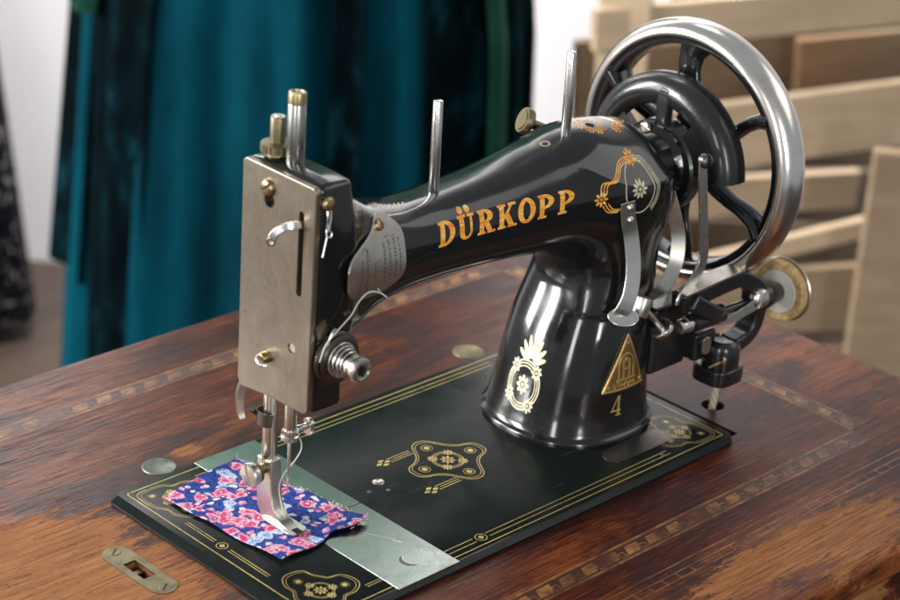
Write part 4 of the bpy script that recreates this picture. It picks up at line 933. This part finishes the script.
th = MB().tube([(5.75, 8.3, 6.3), (6.05, 8.2, 5.8), (6.2, 8.3, 5.1), (6.0, 8.6, 4.3), (5.5, 8.9, 3.5), (5.25, 9.0, 2.7), (5.35, 8.9, 1.7), (5.45, 8.6, .55)], .038, 8).build('sewing_thread', M['thread'], None, angle=180)
tag(th, 'white thread looping from the needle clamp down to the floral scrap', 'thread')
th2 = MB().tube([(4.25, 4.95, 12.6), (4.5, 4.8, 13.6), (5.3, 4.75, 14.3), (6.2, 4.7, 15.0), (6.6, 4.6, 15.7), (7.2, 4.5, 16.15), (7.9, 4.4, 16.0), (8.5, 4.35, 15.55)], .042, 8).tube([(8.0, 4.4, 15.9), (7.85, 4.35, 16.15), (7.7, 4.3, 16.3)], .035, 6).build('sewing_thread', M['thread'], None, angle=180)
tag(th2, 'loose white thread end curling out of the tension discs', 'thread')

# ================================================================= the room behind
CX, CY, CZ = -65.057, -70.668, 63.021
wv_ = np.array([.7231, .6907]); rv_ = np.array([.6907, -.7231])
def room(D, s, z): return (CX + D * wv_[0] + s * rv_[0], CY + D * wv_[1] + s * rv_[1], z)
fl = MB(); fl.add([room(-150, -320, -76), room(-150, 320, -76), room(420, 320, -76), room(420, -320, -76)], [(0, 1, 2, 3)])
o = fl.build('floor', M['floor'], None); o['kind'] = 'structure'
wl = MB(); a, b = room(312, -320, -76), room(312, 320, -76); a2, b2 = room(318, -320, 190), room(318, 320, 190)
wl.add([a, b, (b[0], b[1], 190), (a[0], a[1], 190), room(318, -320, -76), room(318, 320, -76), b2, a2], [(0, 3, 2, 1), (4, 5, 6, 7), (0, 1, 5, 4), (3, 7, 6, 2), (0, 4, 7, 3), (1, 2, 6, 5)])
o = wl.build('wall', M['wall'], None); o['kind'] = 'structure'

def skirt(D, s, prof, folds, depth, seed, squash=.8, a0=0, a1=2 * math.pi, n=260):
    r_ = random.Random(seed); ph = [r_.uniform(0, 6.28) for _ in range(4)]
    V = []; F = []; m = 34
    zs = np.linspace(prof[0][0], prof[-1][0], m); rs = np.interp(zs, [p[0] for p in prof], [p[1] for p in prof]); amp = np.interp(zs, [prof[0][0], prof[-1][0]], [1, .25])
    closed = a1 - a0 > 6.2; cols = n if closed else n + 1
    for i in range(cols):
        a = a0 + (a1 - a0) * i / n
        for k in range(m):
            f = math.sin(a * folds + ph[0] + .9 * math.sin(2 * a + ph[1])) + .45 * math.sin(a * folds * 2.3 + ph[2] + .2 * zs[k] / 10)
            r = rs[k] + depth * amp[k] * f
            V.append(room(D + squash * r * math.sin(a), s + r * math.cos(a), zs[k]))
    for i in range(n):
        j = (i + 1) % cols
        for k in range(m - 1): F.append((i * m + k, j * m + k, j * m + k + 1, i * m + k + 1))
    return V, F
dress = thing('teal_dress', 'long teal velvet dress with a dark lace shawl, hanging behind the table', 'dress', room(245, -20, -76))
V, F = skirt(245, -20.0, [(-75.5, 28.5), (-45, 27.3), (-10, 25.5), (20, 20.5), (32, 16), (45, 19), (62, 20), (84, 19), (90, 8)], 11, 1.9, 2)
mesh_obj('skirt', V, F, M['teal_velvet'], dress, angle=180)
for (a0, a1, z0, zt, mat, sd) in ((2.9, 3.62, -44, 58, 'dark_lace_and_fold', 5), (5.3, 6.35, -70, 58, 'dark_lace_and_fold', 8), (4.90, 5.04, -68, 40, 'dark_lace_and_fold', 11), (3.60, 4.08, -68, 40, 'dark_lace_and_fold', 15)):  # the narrowest strip is no lace: it paints the shade of a deep fold
    V, F = skirt(245, -20.0, [(z0, 29.2), (-10, 26.8), (20, 22), (32, 18), (zt, 21)], 13, 1.3, sd, .82, a0, a1, 90)
    q = mesh_obj('lace_and_fold_shade', V, F, M[mat], dress, angle=180); mm = q.modifiers.new('t', 'SOLIDIFY'); mm.thickness = .4 * S
for (a0, a1, z0) in ((3.60, 3.74, -9), (5.62, 5.86, -24)):
    V, F = skirt(245, -20.0, [(z0, 29.4), (-10, 28.6), (20, 23.5), (32, 20), (58, 22)], 12, 1.2, 9, .82, a0, a1, 24)
    q = mesh_obj('green_sash', V, F, M['green_velvet'], dress, angle=180); mm = q.modifiers.new('t', 'SOLIDIFY'); mm.thickness = .5 * S
V, F = skirt(245, -20.5, [(26, 23), (50, 24.5), (72, 24), (88, 19), (93, 8)], 9, 1.0, 21, .8)
q = mesh_obj('sage_reflector', V, F, M['sage_reflector'], dress, angle=180); mm = q.modifiers.new('t', 'SOLIDIFY'); mm.thickness = .4 * S  # added above the view so its green reflects in slide plate and bed
V, F = skirt(286, -97, [(-73, 33), (-60, 31.6), (-20, 27), (20, 20), (32, 15), (45, 18), (62, 19), (70, 7)], 8, 1.5, 4)
d2 = mesh_obj('sequin_dress', V, F, M['sequins'], None, angle=180)
tag(d2, 'black sequined dress hanging against the white wall', 'dress')

def plank(parent, name, p0, p1, h, th, mat):                # board between two points of its centre line, h tall, th thick
    p0 = np.array(p0, float); p1 = np.array(p1, float); d = p1 - p0; d /= np.linalg.norm(d)
    f = np.array([wv_[0], wv_[1], 0]); f -= d * np.dot(f, d); f /= np.linalg.norm(f); up = np.cross(d, f); up *= np.sign(up[2]) if abs(up[2]) > .2 else 1
    P = [q + up * h / 2 * a + f * th * b for q in (p0, p1) for a, b in ((-1, 0), (1, 0), (1, 1), (-1, 1))]
    MB().add(P, [(0, 1, 2, 3), (4, 7, 6, 5), (0, 4, 5, 1), (1, 5, 6, 2), (2, 6, 7, 3), (3, 7, 4, 0)]).build(name, M[mat], parent, bevel=.3)
# wooden crates to the right, under and beside each other
def at(D, u, v):                                            # where the crates' corners were surveyed: depth in the room, then across and down
    el = math.radians(24.27) - math.atan((300 - v) / 2100); h = CZ - D * math.tan(el)
    return np.array(room(D, (u - 450) / 2100 * (.9116 * D + .411 * (CZ - h)), h))
cr = thing('wooden_crate', 'pale pine slatted crate stacked on top, behind the handwheel', 'crate', room(240, 50, -29))
plank(cr, 'side_board', at(232, 575, 22), at(250, 960, -42), 5.2, 1.5, 'pale_pine')
plank(cr, 'side_board', at(231, 560, 150), at(248, 960, 66), 8.4, 1.6, 'pale_pine')
plank(cr, 'side_board', at(231.5, 560, 200), at(247, 850, 160), 5.0, 1.6, 'pale_pine')
plank(cr, 'corner_post', at(233.5, 604, 250), at(233.5, 604, -60), 6.0, 2.2, 'pale_pine')
plank(cr, 'back_board', at(252, 560, 75), at(266, 790, 30), 11, 1.5, 'grey_pine')
plank(cr, 'back_board', at(257, 780, 62), at(266, 1010, 22), 12.5, 1.5, 'rust_board')
plank(cr, 'interior_shade', at(262, 560, 205), at(266, 1010, 175), 13, 1.5, 'crate_shade')  # dark board painting the shaded crate interior
plank(cr, 'gap_shade_panel', at(268, 640, 110), at(272, 1060, 110), 40, 1.0, 'crate_shade')  # added dark sheet, paints shade into the gaps between the boards
cr2 = thing('wooden_crate', 'greyish rough crate at the bottom, standing on the floor behind the table', 'crate', room(235, 60, -76))
plank(cr2, 'top_rail', at(229, 640, 268), at(236, 905, 184), 2.6, 1.4, 'pale_pine')
plank(cr2, 'side_board', at(231, 600, 300), at(233, 905, 262), 8.6, 1.4, 'grey_pine')
plank(cr2, 'side_board', at(231, 600, 372), at(233, 905, 345), 8.6, 1.4, 'grey_pine')
plank(cr2, 'side_board', at(231, 600, 450), at(233, 905, 430), 9.5, 1.4, 'grey_pine')
plank(cr2, 'side_board', at(231, 600, 530), at(233, 905, 515), 9.5, 1.4, 'grey_pine')
plank(cr2, 'gap_shade_panel', at(258, 590, 360), at(260, 940, 350), 46, 1.0, 'crate_shade')  # same dark sheet of painted shade behind the lower slats
bd2 = thing('wooden_board', 'grey upright board leaning in front of the stacked crates', 'board', room(222, 62, -76))
plank(bd2, 'board', at(221, 868, 560), at(224, 905, 120), 9.2, 2.0, 'grey_pine')
# ================================================================= light, camera
w = bpy.data.worlds.new('World'); scn.world = w; w.use_nodes = True
w.node_tree.nodes['Background'].inputs[0].default_value = (.80, .86, .92, 1); w.node_tree.nodes['Background'].inputs[1].default_value = .38
def window(name, loc, target, sx, sy, power, color):
    d = bpy.data.lights.new(name, 'AREA'); d.shape = 'RECTANGLE'; d.size = sx * S; d.size_y = sy * S; d.energy = power; d.color = color
    o = bpy.data.objects.new(name, d); col.objects.link(o); o.location = Vector(loc) * S
    o.rotation_euler = (Vector(target) * S - o.location).to_track_quat('-Z', 'Y').to_euler(); return o
tgt = (20, 9, 8)
for k in (-1, 1):
    window('window_and_fill', (20 - 165 + k * 27, 9 + 150 + k * 29, 70), tgt, 44, 120, 54, (1, .985, .96))
window('window_and_fill', (20 - 215, 9 - 95, 66), tgt, 26, 120, 13, (1, .985, .96))
window('window_and_fill', (20 - 95, 9 - 245, 74), tgt, 30, 120, 22, (1, .985, .96))
wl_ = window('wall_wash', room(258, -62, 185), room(312, -52, -40), 150, 50, 78, (1, .985, .97)); wl_.data.spread = math.radians(100)  # added lamp without a known opening, brightens the back wall
window('window_and_fill', (20 + 190, 9 - 130, 175), tgt, 190, 130, 10, (1, .97, .93))  # added fill in place of a bright wall, brightens the chrome rim
cam = bpy.data.cameras.new('camera'); co = bpy.data.objects.new('camera', cam); col.objects.link(co); scn.camera = co
R_ = np.array([[0.710745160917773, -0.7002285672017547, 0.06724038895297074], [-0.24545168247116464, -0.33644080988309377, -0.9091540315135181], [0.6592380357686014, 0.6296725618285953, -0.410995957493709]])
co.matrix_world = Matrix([[R_[0][i], -R_[1][i], -R_[2][i], (CX, CY, CZ)[i] * S] for i in range(3)] + [[0, 0, 0, 1]])
cam.lens = 84; cam.sensor_width = 36; cam.clip_end = 100; cam.clip_start = .05
cam.dof.use_dof = True; cam.dof.focus_distance = 1.245; cam.dof.aperture_fstop = 7.2; cam.dof.aperture_blades = 7
scn.view_settings.view_transform = 'Standard'; scn.view_settings.look = 'None'; scn.view_settings.exposure = 0; scn.view_settings.gamma = 1
scn.render.engine = 'CYCLES'; scn.cycles.use_denoising = True; scn.cycles.max_bounces = 8
